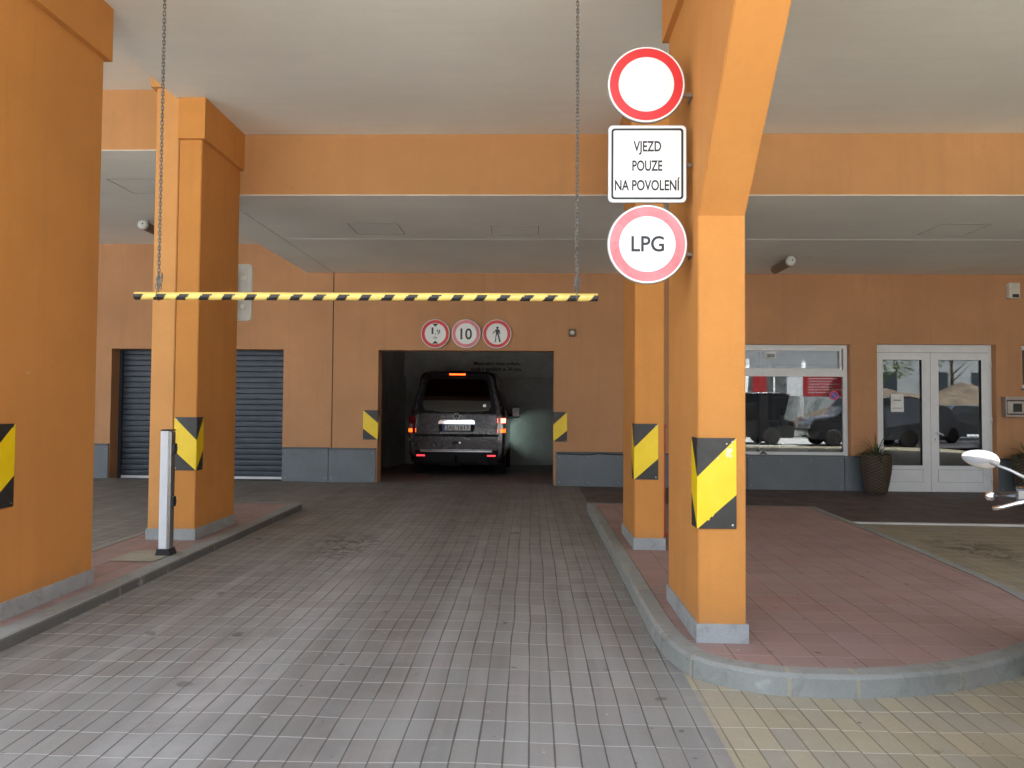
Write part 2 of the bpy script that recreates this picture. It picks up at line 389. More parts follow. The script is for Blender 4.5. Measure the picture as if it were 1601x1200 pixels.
# ------------------------------------------------------------------ ground
def sheet(name, xs, ys, mat, zoff=0., amp=0., kind='structure', inside=None):
    bm = nbm(); V = {}
    def und(x, y):
        return amp*(math.sin(x*2.3+1)*math.sin(y*1.1)+.6*math.sin(x*5.1+y*.7)-1.1*math.exp(-((x+1.45)/.28)**2)-.8*math.exp(-((x-.1)/.3)**2))
    for i, x in enumerate(xs):
        for j, y in enumerate(ys): V[i, j] = bm.verts.new((x, y, g(x, y)+zoff+(und(x, y) if amp else 0)))
    for i in range(len(xs)-1):
        for j in range(len(ys)-1): bm.faces.new((V[i, j], V[i+1, j], V[i+1, j+1], V[i, j+1])).smooth = True
    return tag(obj(name, bm, mat, base=(0, 0, 0)), kind=kind)
def fr(a, b, s): n = max(1, round((b-a)/s)); return [a+(b-a)*i/n for i in range(n+1)]
sheet('ground', [-600, -60, -8, 10, 60, 600], [-600, -60, -4, 12.06, 60, 600], 'asphalt', -.9)
sheet('street', [-60, -8, 10, 60], [-60, -12, -4, -2.5], 'forecourt_concrete', -.012)
sheet('driveway', fr(-8, .76, .12), fr(-2.5, 12.06, .12), 'grey_paving', 0, .004)
sheet('driveway_side', [-14, -8], fr(-2.5, 12.06, 2), 'grey_paving', 0)
sheet('yellow_pavement', fr(.76, 10, .5)+[14], fr(-2.5, 8.70, .5), 'yellow_paving', -.003)
sheet('brown_pavement', fr(.76, 10, .5)+[14], [8.765, 9.5, 11, 12.06], 'brown_paving', -.003)
bm = nbm(); box(bm, 3.4, 14, 8.70, 8.765, -.12, .012); 
for v in bm.verts: v.co.z += g(v.co.x, 8.7)
tag(obj('edging_strip', bm, 'forecourt_concrete'), kind='structure')
bm = nbm(); box(bm, .76, 3.4, 8.70, 8.765, -.12, -.002); tag(obj('joint_strip', bm, 'brown_paving'), kind='structure')
# garage floor falls away behind the opening
bm = nbm(); v = [bm.verts.new(p) for p in ((-4, 12.06, .0722), (2.2, 12.06, .0276), (2.2, 22, -.36), (-4, 22, -.36))]; bm.faces.new(v)
for f in bm.faces: f.normal_update()
tag(obj('garage_floor', bm, 'grey_paving'), kind='structure')

def island(name, outer, inner, h, tile_mat):
    """closed outline; outer ring = kerb foot, inner ring = kerb/tile edge"""
    bm = nbm(); n = len(outer); rad = .022
    O0 = [bm.verts.new((x, y, g(x, y)-.05)) for x, y in outer]
    def lerp(a, b, d):
        L = math.hypot(b[0]-a[0], b[1]-a[1]) or 1; t = min(1, d/L); return (a[0]+(b[0]-a[0])*t, a[1]+(b[1]-a[1])*t)
    rings = [O0]
    for d, z in ((.003, h-.018), (.009, h-.007), (.020, h-.0005), ):
        rings.append([bm.verts.new((*lerp(a, b, d), g(*a)+z)) for a, b in zip(outer, inner)])
    rings.append([bm.verts.new((x, y, g(x, y)+h)) for x, y in inner])
    for q_, (A, B) in enumerate(zip(rings, rings[1:])):
        for i in range(n):
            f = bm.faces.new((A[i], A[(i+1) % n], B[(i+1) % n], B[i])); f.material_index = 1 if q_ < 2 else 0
    bmesh.ops.recalc_face_normals(bm, faces=bm.faces)
    r = tag(obj(name+'_kerb', bm, ['kerb_concrete', 'kerb_scuff_shade' if name == 'median' else 'kerb_concrete'], base=(0, 0, 0)), kind='structure')
    bm = nbm(); f = bm.faces.new([bm.verts.new((x, y, g(x, y)+h-.003)) for x, y in inner])
    f.normal_update()
    if f.normal.z < 0: f.normal_flip()
    bmesh.ops.triangulate(bm, faces=bm.faces)
    tag(obj(name+'_paving', bm, tile_mat, base=(0, 0, 0)), kind='structure')
    return r
def rnd(poly, rads, seg=7):                    # round the corners of a polygon
    out = []; n = len(poly)
    for i, (p, r) in enumerate(zip(poly, rads)):
        if r <= 0: out += [p]*1; continue
        p = Vector(p); a = (Vector(poly[i-1])-p).normalized(); b = (Vector(poly[(i+1) % n])-p).normalized()
        for k in range(seg+1):
            t = k/seg; q = (p+a*r)*(1-t)**2+p*2*t*(1-t)+(p+b*r)*t*t; out.append((q.x, q.y))
    return out
# right island: foot and inner line of the kerb measured from the photo
def spline(pts, k=4):
    out = []
    for i in range(len(pts)-1):
        p0, p1, p2, p3 = [Vector(pts[max(0, min(len(pts)-1, i+j))]) for j in (-1, 0, 1, 2)]
        for s in range(k):
            t = s/k; q = .5*((2*p1)+(-p0+p2)*t+(2*p0-5*p1+4*p2-p3)*t*t+(-p0+3*p1-3*p2+p3)*t**3); out.append((q.x, q.y))
    return out+[tuple(pts[-1])]
ro = spline([(.69, 9.35), (.69, 7.7), (.69, 5.9), (.69, 4.75), (.695, 4.25), (.73, 3.93), (.80, 3.74), (.93, 3.625), (1.10, 3.55), (1.30, 3.525), (1.55, 3.53), (1.88, 3.60), (2.19, 3.725), (2.50, 3.905), (2.8, 4.13), (3.05, 4.42), (3.22, 4.8), (3.33, 5.4), (3.38, 6.2), (3.43, 7.5), (3.47, 9.35)])
def inset(line, d, ds=None):
    out = []
    for i, p in enumerate(line):
        a = Vector(line[max(0, i-1)]); b = Vector(line[min(len(line)-1, i+1)]); t = (b-a).normalized(); nrm = Vector((-t.y, t.x)); q = Vector(p)+nrm*d
        out.append((q.x, q.y))
    return out
ri = inset(ro, .105)
ri[0] = (ri[0][0], 9.30); ri[-1] = (ri[-1][0], 9.30)
island('island', ro, ri, HR, 'red_paving')
# left island
lo = rnd([(-2.722, -2), (-2.722, 9.12), (-3.60, 9.12), (-3.60, -2)], [0, .16, .05, 0])
li = rnd([(-2.852, -1.95), (-2.852, 9.00), (-3.53, 9.00), (-3.53, -1.95)], [0, .10, .03, 0])
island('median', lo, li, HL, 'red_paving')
# kerb stone joints and mortar patches
bm = nbm()
for (x, y, nx, ny, h) in [(-2.722, 3.5, 1, 0, HL), (-2.722, 5.0, 1, 0, HL), (-2.722, 6.5, 1, 0, HL), (-2.722, 8.0, 1, 0, HL), (.69, 4.62, -1, 0, HR), (.69, 5.62, -1, 0, HR), (.69, 6.62, -1, 0, HR), (.69, 7.62, -1, 0, HR), (.69, 8.62, -1, 0, HR),
        (1.19, 3.535, -.12, -1, HR), (1.50, 3.527, .05, -1, HR), (2.03, 3.655, .3, -1, HR), (.79, 3.755, -.8, -.6, HR), (2.62, 3.99, .6, -.8, HR)]:
    n_ = Vector((nx, ny)).normalized(); t_ = Vector((-n_.y, n_.x))
    def P(a, b, z): return (x+n_.x*a+t_.x*b, y+n_.y*a+t_.y*b, g(x, y)+z)
    for b0, b1 in (((-.009, .009),) if y < 3.6 else ((-.004, .004),)):
        v = [bm.verts.new(P(*q)) for q in ((.0015, b0, -.01), (.0015, b1, -.01), (.0005, b1, h-.02), (.0005, b0, h-.02), (-.022, b0, h+.0015), (-.022, b1, h+.0015), (-.10, b1, h+.0015), (-.10, b0, h+.0015))]
        bm.faces.new((v[0], v[1], v[2], v[3])); bm.faces.new((v[3], v[2], v[5], v[4])); bm.faces.new((v[4], v[5], v[6], v[7]))
tag(obj('kerb_joints', bm, 'patch_concrete', base=(0, 0, 0)), kind='structure')
bm = nbm()
v = [bm.verts.new((x, y, g(x, y)+HL+.003)) for x, y in ((-3.22, 5.72), (-2.86, 5.72), (-2.86, 6.16), (-3.0, 6.20), (-3.20, 6.12))]; bm.faces.new(v)
tag(obj('mortar_patch', bm, 'patch_concrete', base=(0, 0, 0)), kind='structure')
# grit and leaf crumbs swept against the kerbs
bm = nbm()
for i in range(420):
    if i < 260: y = random.uniform(4.1, 9.2); x = .69-abs(random.gauss(0, .018))-.004
    elif i < 340: y = random.uniform(4, 9); x = -2.722+abs(random.gauss(0, .03))+.004
    else: x = random.uniform(-3, 3.5); y = random.uniform(2.4, 9)
    if i >= 340 and x > .6: y = random.uniform(2.2, 3.3)
    s = random.uniform(.003, .009) if i < 340 else random.uniform(.002, .005); a = random.random()*6.3
    z = g(x, y)+.004
    ps = [(x+s*math.cos(a+k*2.1)*random.uniform(.6, 1.4), y+s*math.sin(a+k*2.1)*random.uniform(.6, 1.4), z) for k in range(3)]
    top = bm.verts.new((x, y, z+s*.7)); vv = [bm.verts.new(p) for p in ps]
    for k in range(3): bm.faces.new((vv[k], vv[(k+1) % 3], top))
tag(obj('grit', bm, 'pebble', base=(0, 0, 0)), 'pale grit and leaf crumbs swept against the kerbs', 'debris', kind='stuff')

# ------------------------------------------------------------------ building
bld = thing('parking_building', 'terracotta rendered building front with garage mouth, grey dado and pale soffits', 'building', (0, DW, 0))
bm = nbm(); T = .30
def wl(x0, x1, z0, z1): box(bm, x0, x1, DW, DW+T, z0, z1)
# x limits of the openings
SH = (-6.79, -3.985, 2.18); GA = (-2.453, .362, 2.179); WI = (2.30, 5.04, .53, 2.305); DO = (5.452, 7.30, 2.317); W2 = (7.70, 9.5, 1.62, 2.305)
xs_ = [-14, SH[0], SH[1], GA[0], GA[1], WI[0], WI[1], DO[0], DO[1], W2[0], W2[1], 14]
wl(-14, SH[0], -.5, ZSL); wl(SH[0], XE, SH[2], ZSL); wl(SH[1], XE, -.5, SH[2]); wl(XE, XJ-.008, -.5, ZS+.02); wl(XJ+.008, GA[0], -.5, ZS+.02)
wl(GA[0], GA[1], GA[2], ZS+.02); wl(GA[1], WI[0], -.5, ZS+.02); wl(WI[0], WI[1], WI[3], ZS+.02); wl(WI[0], WI[1], -.5, WI[2]); wl(WI[1], DO[0], -.5, ZS+.02)
wl(DO[0], DO[1], DO[2], ZS+.02); wl(DO[1], W2[0], -.5, ZS+.02); wl(W2[0], W2[1], W2[3], ZS+.02); wl(W2[0], W2[1], -.5, W2[2]); wl(W2[1], 14, -.5, ZS+.02)
obj('wall', bm, 'terracotta_render', bld)
bm = nbm(); box(bm, XJ-.008, XJ+.008, DW+.02, DW+T, -.4, ZS+.02); obj('expansion_joint', bm, 'groove', bld)
# soffits (lower ceilings)
bm = nbm(); box(bm, XJ+.01, 14, DB, DW, ZS, ZS+.3); box(bm, XE, XJ-.01, DB+.12, DW, ZS, ZS+.3); obj('soffit', bm, 'soffit_paint', bld)
bm = nbm(); box(bm, XJ-.01, XJ+.01, DB+.12, DW, ZS+.025, ZS+.28); obj('soffit_joint', bm, 'groove', bld)
bm = nbm(); box(bm, -14, XE, DB-.002, DW, ZSL, ZSL+.3); obj('soffit', bm, 'soffit_paint', bld)
# upper ceiling and the storeys above it
bm = nbm(); box(bm, XJ, 14, 2.0, DB, ZT, ZT+.4); obj('ceiling', bm, 'ceiling_paint', bld)
bm = nbm(); box(bm, -14, XJ, 2.0, DB, ZTL, ZTL+.3); obj('ceiling', bm, 'ceiling_paint', bld)
bm = nbm(); box(bm, XJ+.01, 14, DB, DB+.25, ZS+.30, ZT); 
bm.free(); bm = nbm(); box(bm, XJ+.01, 14, DB-.004, DB+.2, ZS+.004, ZT-.001); obj('beam', bm, 'beam_render', bld)
bm = nbm(); box(bm, -14, XJ-.01, DB-.004, DB+.2, ZSL+.004, ZTL-.001); obj('beam', bm, 'beam_render', bld)
bm = nbm(); box(bm, -14, 14, 2.0, 24, ZTL+.3, 8.2); box(bm, -14, 14, DW+T, 24, ZSL+.32, ZTL+.3); obj('upper_storeys', bm, 'beam_render', bld)
for x in range(-12, 13, 4):
    bm = nbm(); box(bm, x-.8, x+.8, 1.98, 2.06, 5.9, 7.4); obj('upper_window', bm, 'far_glass', bld)
# unseen end wall and wing, added to block light from the right
bm = nbm(); box(bm, 14.001, 14.3, 2.0, DW+T, -.5, ZTL+.3); obj('light_block_wall', bm, 'terracotta_render', bld)
bm = nbm(); prism(bm, [(17, 2), (17, -4), (19.5, -8), (32, -8), (32, 2)], 'z', -.5, 15); obj('light_block_wing', bm, 'terracotta_render', bld)
# white drip edges where soffit meets beam
bm = nbm(); box(bm, XJ+.012, 14, DB-.007, DB-.0045, ZS-.002, ZS+.005); obj('drip_edge', bm, 'soffit_paint', bld)
bm = nbm(); box(bm, -14, XJ-.012, DB-.007, DB-.0045, ZSL-.002, ZSL+.005); obj('drip_edge', bm, 'soffit_paint', bld)
# soffit hatches
for (x0, x1, y0, y1, z) in ((-2.16, -1.57, 8.72, 9.28, ZS), (-.49, .08, 8.78, 9.33, ZS), (4.68, 5.25, 8.72, 9.27, ZS), (-4.9, -4.3, 8.5, 9.1, ZSL)):
    bm = nbm(); t = .008
    box(bm, x0, x1, y0, y0+t, z-.004, z+.01); box(bm, x0, x1, y1-t, y1, z-.004, z+.01); box(bm, x0, x0+t, y0+t, y1-t, z-.004, z+.01); box(bm, x1-t, x1, y0+t, y1-t, z-.004, z+.01)
    obj('ceiling_hatch', bm, 'hatch_line', bld)
# faint board joints in the soffit
bm = nbm()
for y in (9.55,): box(bm, XJ+.05, 13, y, y+.006, ZS-.003, ZS+.01)
obj('board_joint', bm, 'soffit_paint', bld)
# grey dado panels
dl = [(-13.9, -10.4), (-10.39, -6.80), (-3.975, -3.235), (-3.225, -2.475), (.40, 1.90), (1.91, 3.41), (3.42, 4.92), (4.93, 5.44), (7.31, 8.81), (8.82, 10.3), (10.31, 11.8), (11.81, 13.9)]
for x0, x1 in dl:
    bm = nbm(); zt = g((x0+x1)/2, 12)+.515; box(bm, x0, x1, DW-.03, DW-.001, -.2, zt, 0, .002)
    n_ = max(2, int((x1-x0)/.5)+1)
    for k in range(n_):
        xx = x0+.05+(x1-x0-.1)*k/(n_-1)
        for zz in (zt-.05, g(xx, 12)+.06): lathe(bm, [(.008, -.003), (.006, -.006), (0.001, -.007)], (xx, DW-.03, zz), 8, 1, axis='y')
    p = obj('dado_panel', bm, ['dado_grey', 'steel'], bld)
    bm = nbm(); box(bm, x0, x1, DW-.045, DW-.002, zt+.001, zt+.028); obj('cap_strip', bm, 'cap_strip', p)
# garage room
bm = nbm()
box(bm, -3.6, -3.32, DW+T, 22, -.5, 3.0); box(bm, 1.7, 2.0, DW+T, 22, -.5, 3.0); box(bm, -3.32, 1.7, 20.0, 20.3, -.5, 3.0); box(bm, -3.6, 2.0, DW+T, 22, 3.0, 3.2)
obj('garage_room', bm, 'garage_concrete', bld)
bm = nbm(); box(bm, -3.30, 1.69, 19.55, 19.98, 2.02, 2.99); gb = obj('garage_beam', bm, 'garage_concrete', bld)
for i, (t, cx, cz, wd) in enumerate((("Maximální doba pobytu", -.885, 2.33, 1.20), ("osob v garážích je 30 min.", -.90, 2.185, 1.32))):
    obj('lettering', text_bm(t, .125, cx, cz, 19.545, wd, bold=.002), 'sign_black', gb)
# roller shutter
sh = nbm(); z = .11; y = DW+.29
while z < 2.3:
    prism(sh, [(y-.003, z), (y-.010, z+.008), (y-.011, z+.05), (y-.008, z+.082), (y-.002, z+.086), (y+.02, z+.086), (y+.02, z)], 'x', SH[0]+.03, SH[1]-.03); z += .0905
rs = obj('roller_shutter', sh, 'shutter_grey', bld); tag(rs, 'closed dark grey roller shutter of horizontal slats')
bm = nbm(); box(bm, SH[0]+.03, SH[1]-.03, y-.02, y+.02, .068, .108); obj('bottom_rail', bm, 'frame_white', rs)
for a in (SH[0], SH[1]-.045):
    bm = nbm(); box(bm, a, a+.045, y-.05, y+.03, .02, 2.18); obj('guide_rail', bm, 'shutter_grey', rs)
bm = nbm(); box(bm, -7, -3.8, DW+T+.05, DW+T+.1, -.3, 3); obj('backing', bm, 'shop_dark', rs)
# shop room behind window and door
bm = nbm()
box(bm, 2.0, 2.2, DW+T, 17, -.3, 3.0); box(bm, 10, 10.2, DW+T, 17, -.3, 3.0); box(bm, 2.2, 10, 16.8, 17, -.3, 3.0); box(bm, 2.0, 10.2, DW+T, 17, 3.0, 3.2); box(bm, 2.2, 10, DW+T, 16.8, -.3, -.05)
obj('shop_room', bm, 'shop_wall', bld)
def pframe(bm, x0, x1, z0, z1, t, y0, y1, tb=None):
    tb = tb or t
    box(bm, x0, x1, y0, y1, z1-t, z1); box(bm, x0, x1, y0, y1, z0, z0+tb); box(bm, x0, x0+t, y0, y1, z0+tb, z1-t); box(bm, x1-t, x1, y0, y1, z0+tb, z1-t)
def window(x0, x1, z0, z1, trans):
    bm = nbm(); y0 = DW+.10; y1 = DW+.17
    pframe(bm, x0+.002, x1-.012, z0+.002, z1-.002, .065, y0, y1)
    if trans:
        box(bm, x0+.067, x1-.077, y0, y1, 1.80, 1.90)
        pframe(bm, x0+.067, x1-.105, 1.90, z1-.067, .028, y0-.012, y1-.01)
    w_ = obj('shop_window', bm, 'frame_white', bld)
    bm = nbm(); box(bm, x0+.067, x1-.077, y0+.03, y0+.036, z0+.067, (1.80 if trans else z1-.067)); obj('glass_pane', bm, 'shop_glass', w_)
    if trans:
        bm = nbm(); box(bm, x0+.095, x1-.133, y0+.03, y0+.036, 1.928, z1-.095); obj('glass_pane', bm, 'shop_glass', w_)
        for xm in (3.62,):
            bm = nbm(); box(bm, xm-.04, xm+.04, y0-.002, y1, 1.901, z1-.068); 
            bm.free()
    bm = nbm(); box(bm, x0-.02, x1+.02, DW-.055, y0-.014, z0-.018, z0+.012); obj('window_sill', bm, 'dado_grey', w_)
    return w_
wn_ = window(*WI[:2], WI[2], WI[3], True); window(*W2[:2], W2[2], W2[3], False)
bm = nbm(); box(bm, 3.74, 3.92, DW+.118, DW+.126, 2.08, 2.20); box(bm, 3.77, 3.89, DW+.114, DW+.119, 2.10, 2.155, 1); obj('paper_notice', bm, ['paper', 'paper_ink'], wn_)
bm = nbm(); lathe(bm, [(.075, 0), (.075, -.002)], (4.83, DW+.128, 1.50), 28, 0, 'y'); lathe(bm, [(.055, -.002), (.055, -.004)], (4.83, DW+.128, 1.50), 28, 1, 'y')  # flat round disc in red and blue on the pane
prism(bm, [(4.79, 1.535), (4.80, 1.545), (4.87, 1.465), (4.86, 1.455)], 'y', DW+.1225, DW+.1238, 0); obj('round_disc', bm, ['disc_red', 'disc_blue'], wn_)
# bell shaped catch under the window
bm = nbm(); lathe(bm, [(.055, 0), (.06, .02), (.035, .05), (.008, .06), (.006, .10), (.001, .105)], (3.66, DW-.035, .545), 20)
tag(obj('window_bell', bm, 'steel'), 'small steel bell shaped knob standing on the sill under the shop window', 'bell')
# shop contents
bm = nbm(); box(bm, 3.5, 4.9, 14.0, 14.6, -.05, 1.0); box(bm, 3.45, 4.95, 13.95, 14.65, 1.001, 1.05)
tag(obj('counter', bm, 'counter_beige'), 'beige counter inside the shop behind the big window', 'counter')
bm = nbm()
for x in (5.0, 6.6): box(bm, x, x+.05, 15.8, 16.2, -.05, 2.2)
for z in (0, .5, 1, 1.5, 2.15): box(bm, 5.05, 6.6, 15.8, 16.2, z, z+.04)
for k in range(14): xx = 5.1+k*.105; box(bm, xx, xx+.08, 15.85, 16.05, .541+(k % 3)*.5, .541+(k % 3)*.5+.25)
tag(obj('shelf_unit', bm, 'wood_dark'), 'dark wooden shelf unit inside the shop behind the glass door', 'shelves')
for k, x in enumerate((3.05, 3.95)):
    bm = nbm(); box(bm, x, x+.16, 13.2, 13.36, -.05, 2.9, 0, .01); box(bm, x-.02, x+.18, 13.18, 13.38, -.05, .12)
    tag(obj('shop_post', bm, 'wood_dark'), ('slim dark wooden post inside the shop, left of the window middle', 'slim dark wooden post inside the shop, near the window middle')[k], 'post')
bm = nbm(); box(bm, 4.25, 4.75, 13.1, 13.5, -.05, .95); box(bm, 4.22, 4.78, 13.07, 13.53, .951, .98); box(bm, 4.33, 4.45, 13.2, 13.3, .981, 1.16); box(bm, 4.52, 4.70, 13.15, 13.4, .981, 1.06)
tag(obj('display_cabinet', bm, 'counter_beige'), 'low beige display cabinet with small boxes just behind the shop window', 'cabinet')
# double door
dr = nbm(); y0, y1 = DW+.10, DW+.17; x0, x1 = DO[0]+.002, DO[1]-.03; zb = -.03; xm = 6.325
box(dr, x0, x1, y0, y1, 2.19, DO[2]-.002); box(dr, x0, x0+.035, y0, y1, zb, 2.19); box(dr, x1-.035, x1, y0, y1, zb, 2.19)
box(dr, x1+.0, DO[1], y0+.02, y1, zb, DO[2]-.002)
dd = tag(obj('double_door', dr, 'frame_white', bld), 'white framed double door with tall glass panes')
for lx0, lx1, px0, px1 in ((x0+.035, xm, 5.575, 6.19), (xm, x1-.035, 6.445, 7.12)):
    bm = nbm(); a, b = y0-.014, y1-.014
    L0, L1 = lx0+.003, lx1-.003
    box(bm, L0, L1, a, b, 2.075, 2.186); box(bm, L0, L1, a, b, zb+.02, .40); box(bm, L0, px0, a, b, .40, 2.075); box(bm, px1, L1, a, b, .40, 2.075)
    # raised bead round glass and the lower panel
    pframe(bm, px0-.012, px1+.012, .388, 2.087, .014, a-.008, a-.0002)
    pframe(bm, px0-.01, px1+.01, .145, .335, .010, a-.007, a-.0002)
    lf = obj('door_leaf', bm, 'frame_white', dd)
    bm = nbm(); box(bm, px0, px1, a+.03, a+.036, .40, 2.075); obj('glass_pane', bm, 'shop_glass', dd)
    bm = nbm(); pframe(bm, px0-.001, px1+.001, .401, 2.074, .006, a+.0, a+.028); obj('gasket', bm, 'rubber', dd)
    bm = nbm(); pframe(bm, px0-.013, px1+.013, .142, .338, .003, a-.0045, a-.0003); obj('panel_groove', bm, 'groove', dd)
bm = nbm(); box(bm, xm-.003, xm+.003, y0-.008, y0+.01, zb+.02, 2.186); box(bm, x0+.036, x1-.036, y0-.006, y0+.0, 2.186, 2.191); obj('leaf_gap', bm, 'groove', dd)
bm = nbm(); box(bm, 6.365, 6.40, y0-.028, y0-.0142, .76, .98, 0, .004); tube(bm, [(6.382, y0-.02, .93), (6.382, y0-.065, .93), (6.40, y0-.075, .928), (6.49, y0-.075, .885)], .011, 8); obj('door_handle', bm, 'frame_white', dd)
bm = nbm(); box(bm, 6.378, 6.386, y0-.031, y0-.0285, .80, .83); obj('keyhole', bm, 'sign_black', dd)
for z in (2.0, 1.13, .2):
    bm = nbm(); tube(bm, [(x1-.01, y0-.03, z-.05), (x1-.01, y0-.03, z+.05)], .013, 10); box(bm, x1-.09, x1-.015, y0-.026, y0-.0142, z-.02, z+.02); obj('hinge', bm, 'frame_white', dd)
    bm = nbm(); box(bm, x0+.01, x0+.07, y0-.022, y0-.0142, z-.006, z+.006); obj('hinge', bm, 'frame_white', dd)
bm = nbm(); box(bm, 5.715, 5.915, y0+.008, y0+.0145, 1.245, 1.53); box(bm, 5.74, 5.89, y0+.0065, y0+.0078, 1.30, 1.31, 1); box(bm, 5.76, 5.87, y0+.0065, y0+.0078, 1.42, 1.44, 1)
obj('paper_notice', bm, ['paper', 'paper_ink'], dd)

# ------------------------------------------------------------------ columns
def column(label, x0, x1, y0, y1, zi, ztop, joint=None, flare=False, lefttop=None, xlist=None):
    cx, cyy = (x0+x1)/2, (y0+y1)/2; zb = g(cx, cyy)+zi
    t = thing('column', label, 'column', (cx, cyy, zb), 'orange columns of the porch')
    segs = [(x0, x1, ztop)] if joint is None else [(x0, joint-.0035, lefttop), (joint+.0035, x1, ztop)]
    for k, (a, b, zt) in enumerate(segs):
        bm = nbm()
        if flare:
            zh = 2.327; yt = y0-(zt-zh)*.96
            prism(bm, [(y0, zb-.05), (y0, zh), (yt, zt), (y1, zt), (y1, zb-.05)], 'x', a, b)
        else: box(bm, a, b, y0, y1, zb-.05, zt)
        bmesh.ops.bevel(bm, geom=[e for e in bm.edges if abs((e.verts[0].co-e.verts[1].co).normalized().z) > .5], offset=.006, segments=2, affect='EDGES')
        obj('shaft', bm, 'orange_pale' if (joint is not None and k == 0) else 'orange_render', t)
        # capital band under the ceiling
        cz = zt-.372; p = .038; l = a-p if (joint is None or k == 0) else a; r = b+p if (joint is None or k == 1) else b
        bm = nbm()
        if flare:
            yb_ = y0-(cz-zh)*.96-p; yt_ = y0-(zt-zh)*.96-p
            prism(bm, [(yb_, cz), (yt_, zt-.002), (y1+p, zt-.002), (y1+p, cz)], 'x', l, r)
        else: box(bm, l, r, y0-p, DB-.006, cz, zt-.002)
        obj('capital', bm, 'orange_pale' if (joint is not None and k == 0) else 'orange_render', t)
    if joint is not None:
        bm = nbm(); box(bm, joint-.0035, joint+.0035, y0+.02, y1-.02, zb, ztop-.01); obj('joint', bm, 'groove', t)
    bm = nbm(); p = .012; zt = zb+.092
    v = [(x0-p, y0-p), (x1+p, y0-p), (x1+p, y1+p), (x0-p, y1+p)]
    box(bm, x0-p, x1+p, y0-p, y1+p, zb-.02, zt, 0, .003); obj('plinth_block', bm, 'plinth_stone', t)
    return t
A = (-3.38, -2.946, 4.02, 5.05); B = (-3.378, -2.958, 6.63, 7.515); Cc = (.872, 1.119, 3.977, 4.82); Dd = (.878, 1.125, 6.43, 7.227)
column('orange column filling the left edge beside the near end of the left kerb', *A, HL, ZT, joint=-3.165, flare=True, lefttop=ZTL)
column('orange double column with a vertical joint, behind the white post on the left', *B, HL, ZT, joint=-3.165, lefttop=ZTL)
column('bright orange column with a flared top carrying the large round signs', *Cc, HR, ZT, flare=True)
column('orange column half hidden behind the round signs, farther right kerb column', *Dd, HR, ZT)
def hazard(label, cx, cyy, dirx, diry, zb, w1=.20, w2=.135, h=.47, chips=False):
    """bent plate wrapping the corner (cx, cyy); front wing runs along dirx on the front face, side wing runs back along +y"""
    bm = nbm(); th = .003; e = .0035
    def wing(fn, w):
        s = w/.20*.20
        def face(pts, mi):
            A_ = [bm.verts.new(fn(u, v, th)) for u, v in pts]; B_ = [bm.verts.new(fn(u, v, 0)) for u, v in pts]; n = len(pts)
            fs = [bm.faces.new(A_), bm.faces.new(B_[::-1])]+[bm.faces.new((A_[i], B_[i], B_[(i+1) % n], A_[(i+1) % n])) for i in range(n)]
            for f in fs: f.material_index = mi
            bmesh.ops.recalc_face_normals(bm, faces=fs)
        k = .20*w/w1 if w < w1 else .20
        k = .20
        face([(0, h), (0, h-k), (w, h)], 1); face([(0, h-k), (0, 0), (w, k*.88), (w, h)], 0); face([(0, 0), (w, 0), (w, k*.88)], 1)
        for (u, v) in ((w-.02, .02), (w-.02, h-.02)):
            vs_ = [bm.verts.new(fn(u+.006*math.cos(q), v+.006*math.sin(q), th+.0015)) for q in [i*math.pi/4 for i in range(8)]]
            f = bm.faces.new(vs_); f.material_index = 2
    wing(lambda u, v, d: (cx-dirx*e+dirx*u, cyy-e-d, zb+v), w1)
    if w2: wing(lambda u, v, d: (cx-dirx*(e+d), cyy-e+u, zb+v), w2)
    if chips:
        for (u, v, s) in ((.165, .405, .020), (.155, .385, .014), (.17, .375, .011), (.105, .365, .006), (.15, .44, .005), (.178, .428, .006)):
            n_ = 9; vs_ = [bm.verts.new((cx-dirx*e+dirx*(u+s*random.uniform(.5, 1.1)*math.cos(q)), cyy-e-th-.001, zb+v+s*random.uniform(.5, 1.2)*math.sin(q))) for q in [i*2*math.pi/n_ for i in range(n_)]]
            bm.faces.new(vs_).material_index = 3
        for (u, v, s) in ((.075, .075, .013), (.055, .052, .011), (.09, .088, .008)):
            n_ = 9; vs_ = [bm.verts.new((cx-dirx*e+dirx*(u+s*random.uniform(.5, 1.1)*math.cos(q)), cyy-e-th-.001, zb+v+s*random.uniform(.5, 1.2)*math.sin(q))) for q in [i*2*math.pi/n_ for i in range(n_)]]
            bm.faces.new(vs_).material_index = 0
    bmesh.ops.recalc_face_normals(bm, faces=[f for f in bm.faces if len(f.verts) < 8 and False] or [])
    return tag(obj('hazard_plate', bm, ['hazard_yellow', 'hazard_black', 'steel', 'paint_chip']), label, 'hazard plate', 'yellow and black corner plates')
hazard('yellow black corner plate on the column filling the left edge', -2.946, 4.02, -1, 0, .728, .2, .233)
hazard('yellow black corner plate on the double column behind the white post', -2.958, 6.63, -1, 0, .722)
hazard('large bright yellow black corner plate with chipped paint on the flared column', .872, 3.977, 1, 0, .690, chips=True)
hazard('yellow black corner plate on the farther right kerb column', .878, 6.43, 1, 0, .700)
hazard('yellow black corner plate on the left edge of the garage mouth', GA[0], DW, -1, 0, .742, .235, .12)
hazard('yellow black corner plate on the right edge of the garage mouth', GA[1], DW, 1, 0, .735, .215, .12)

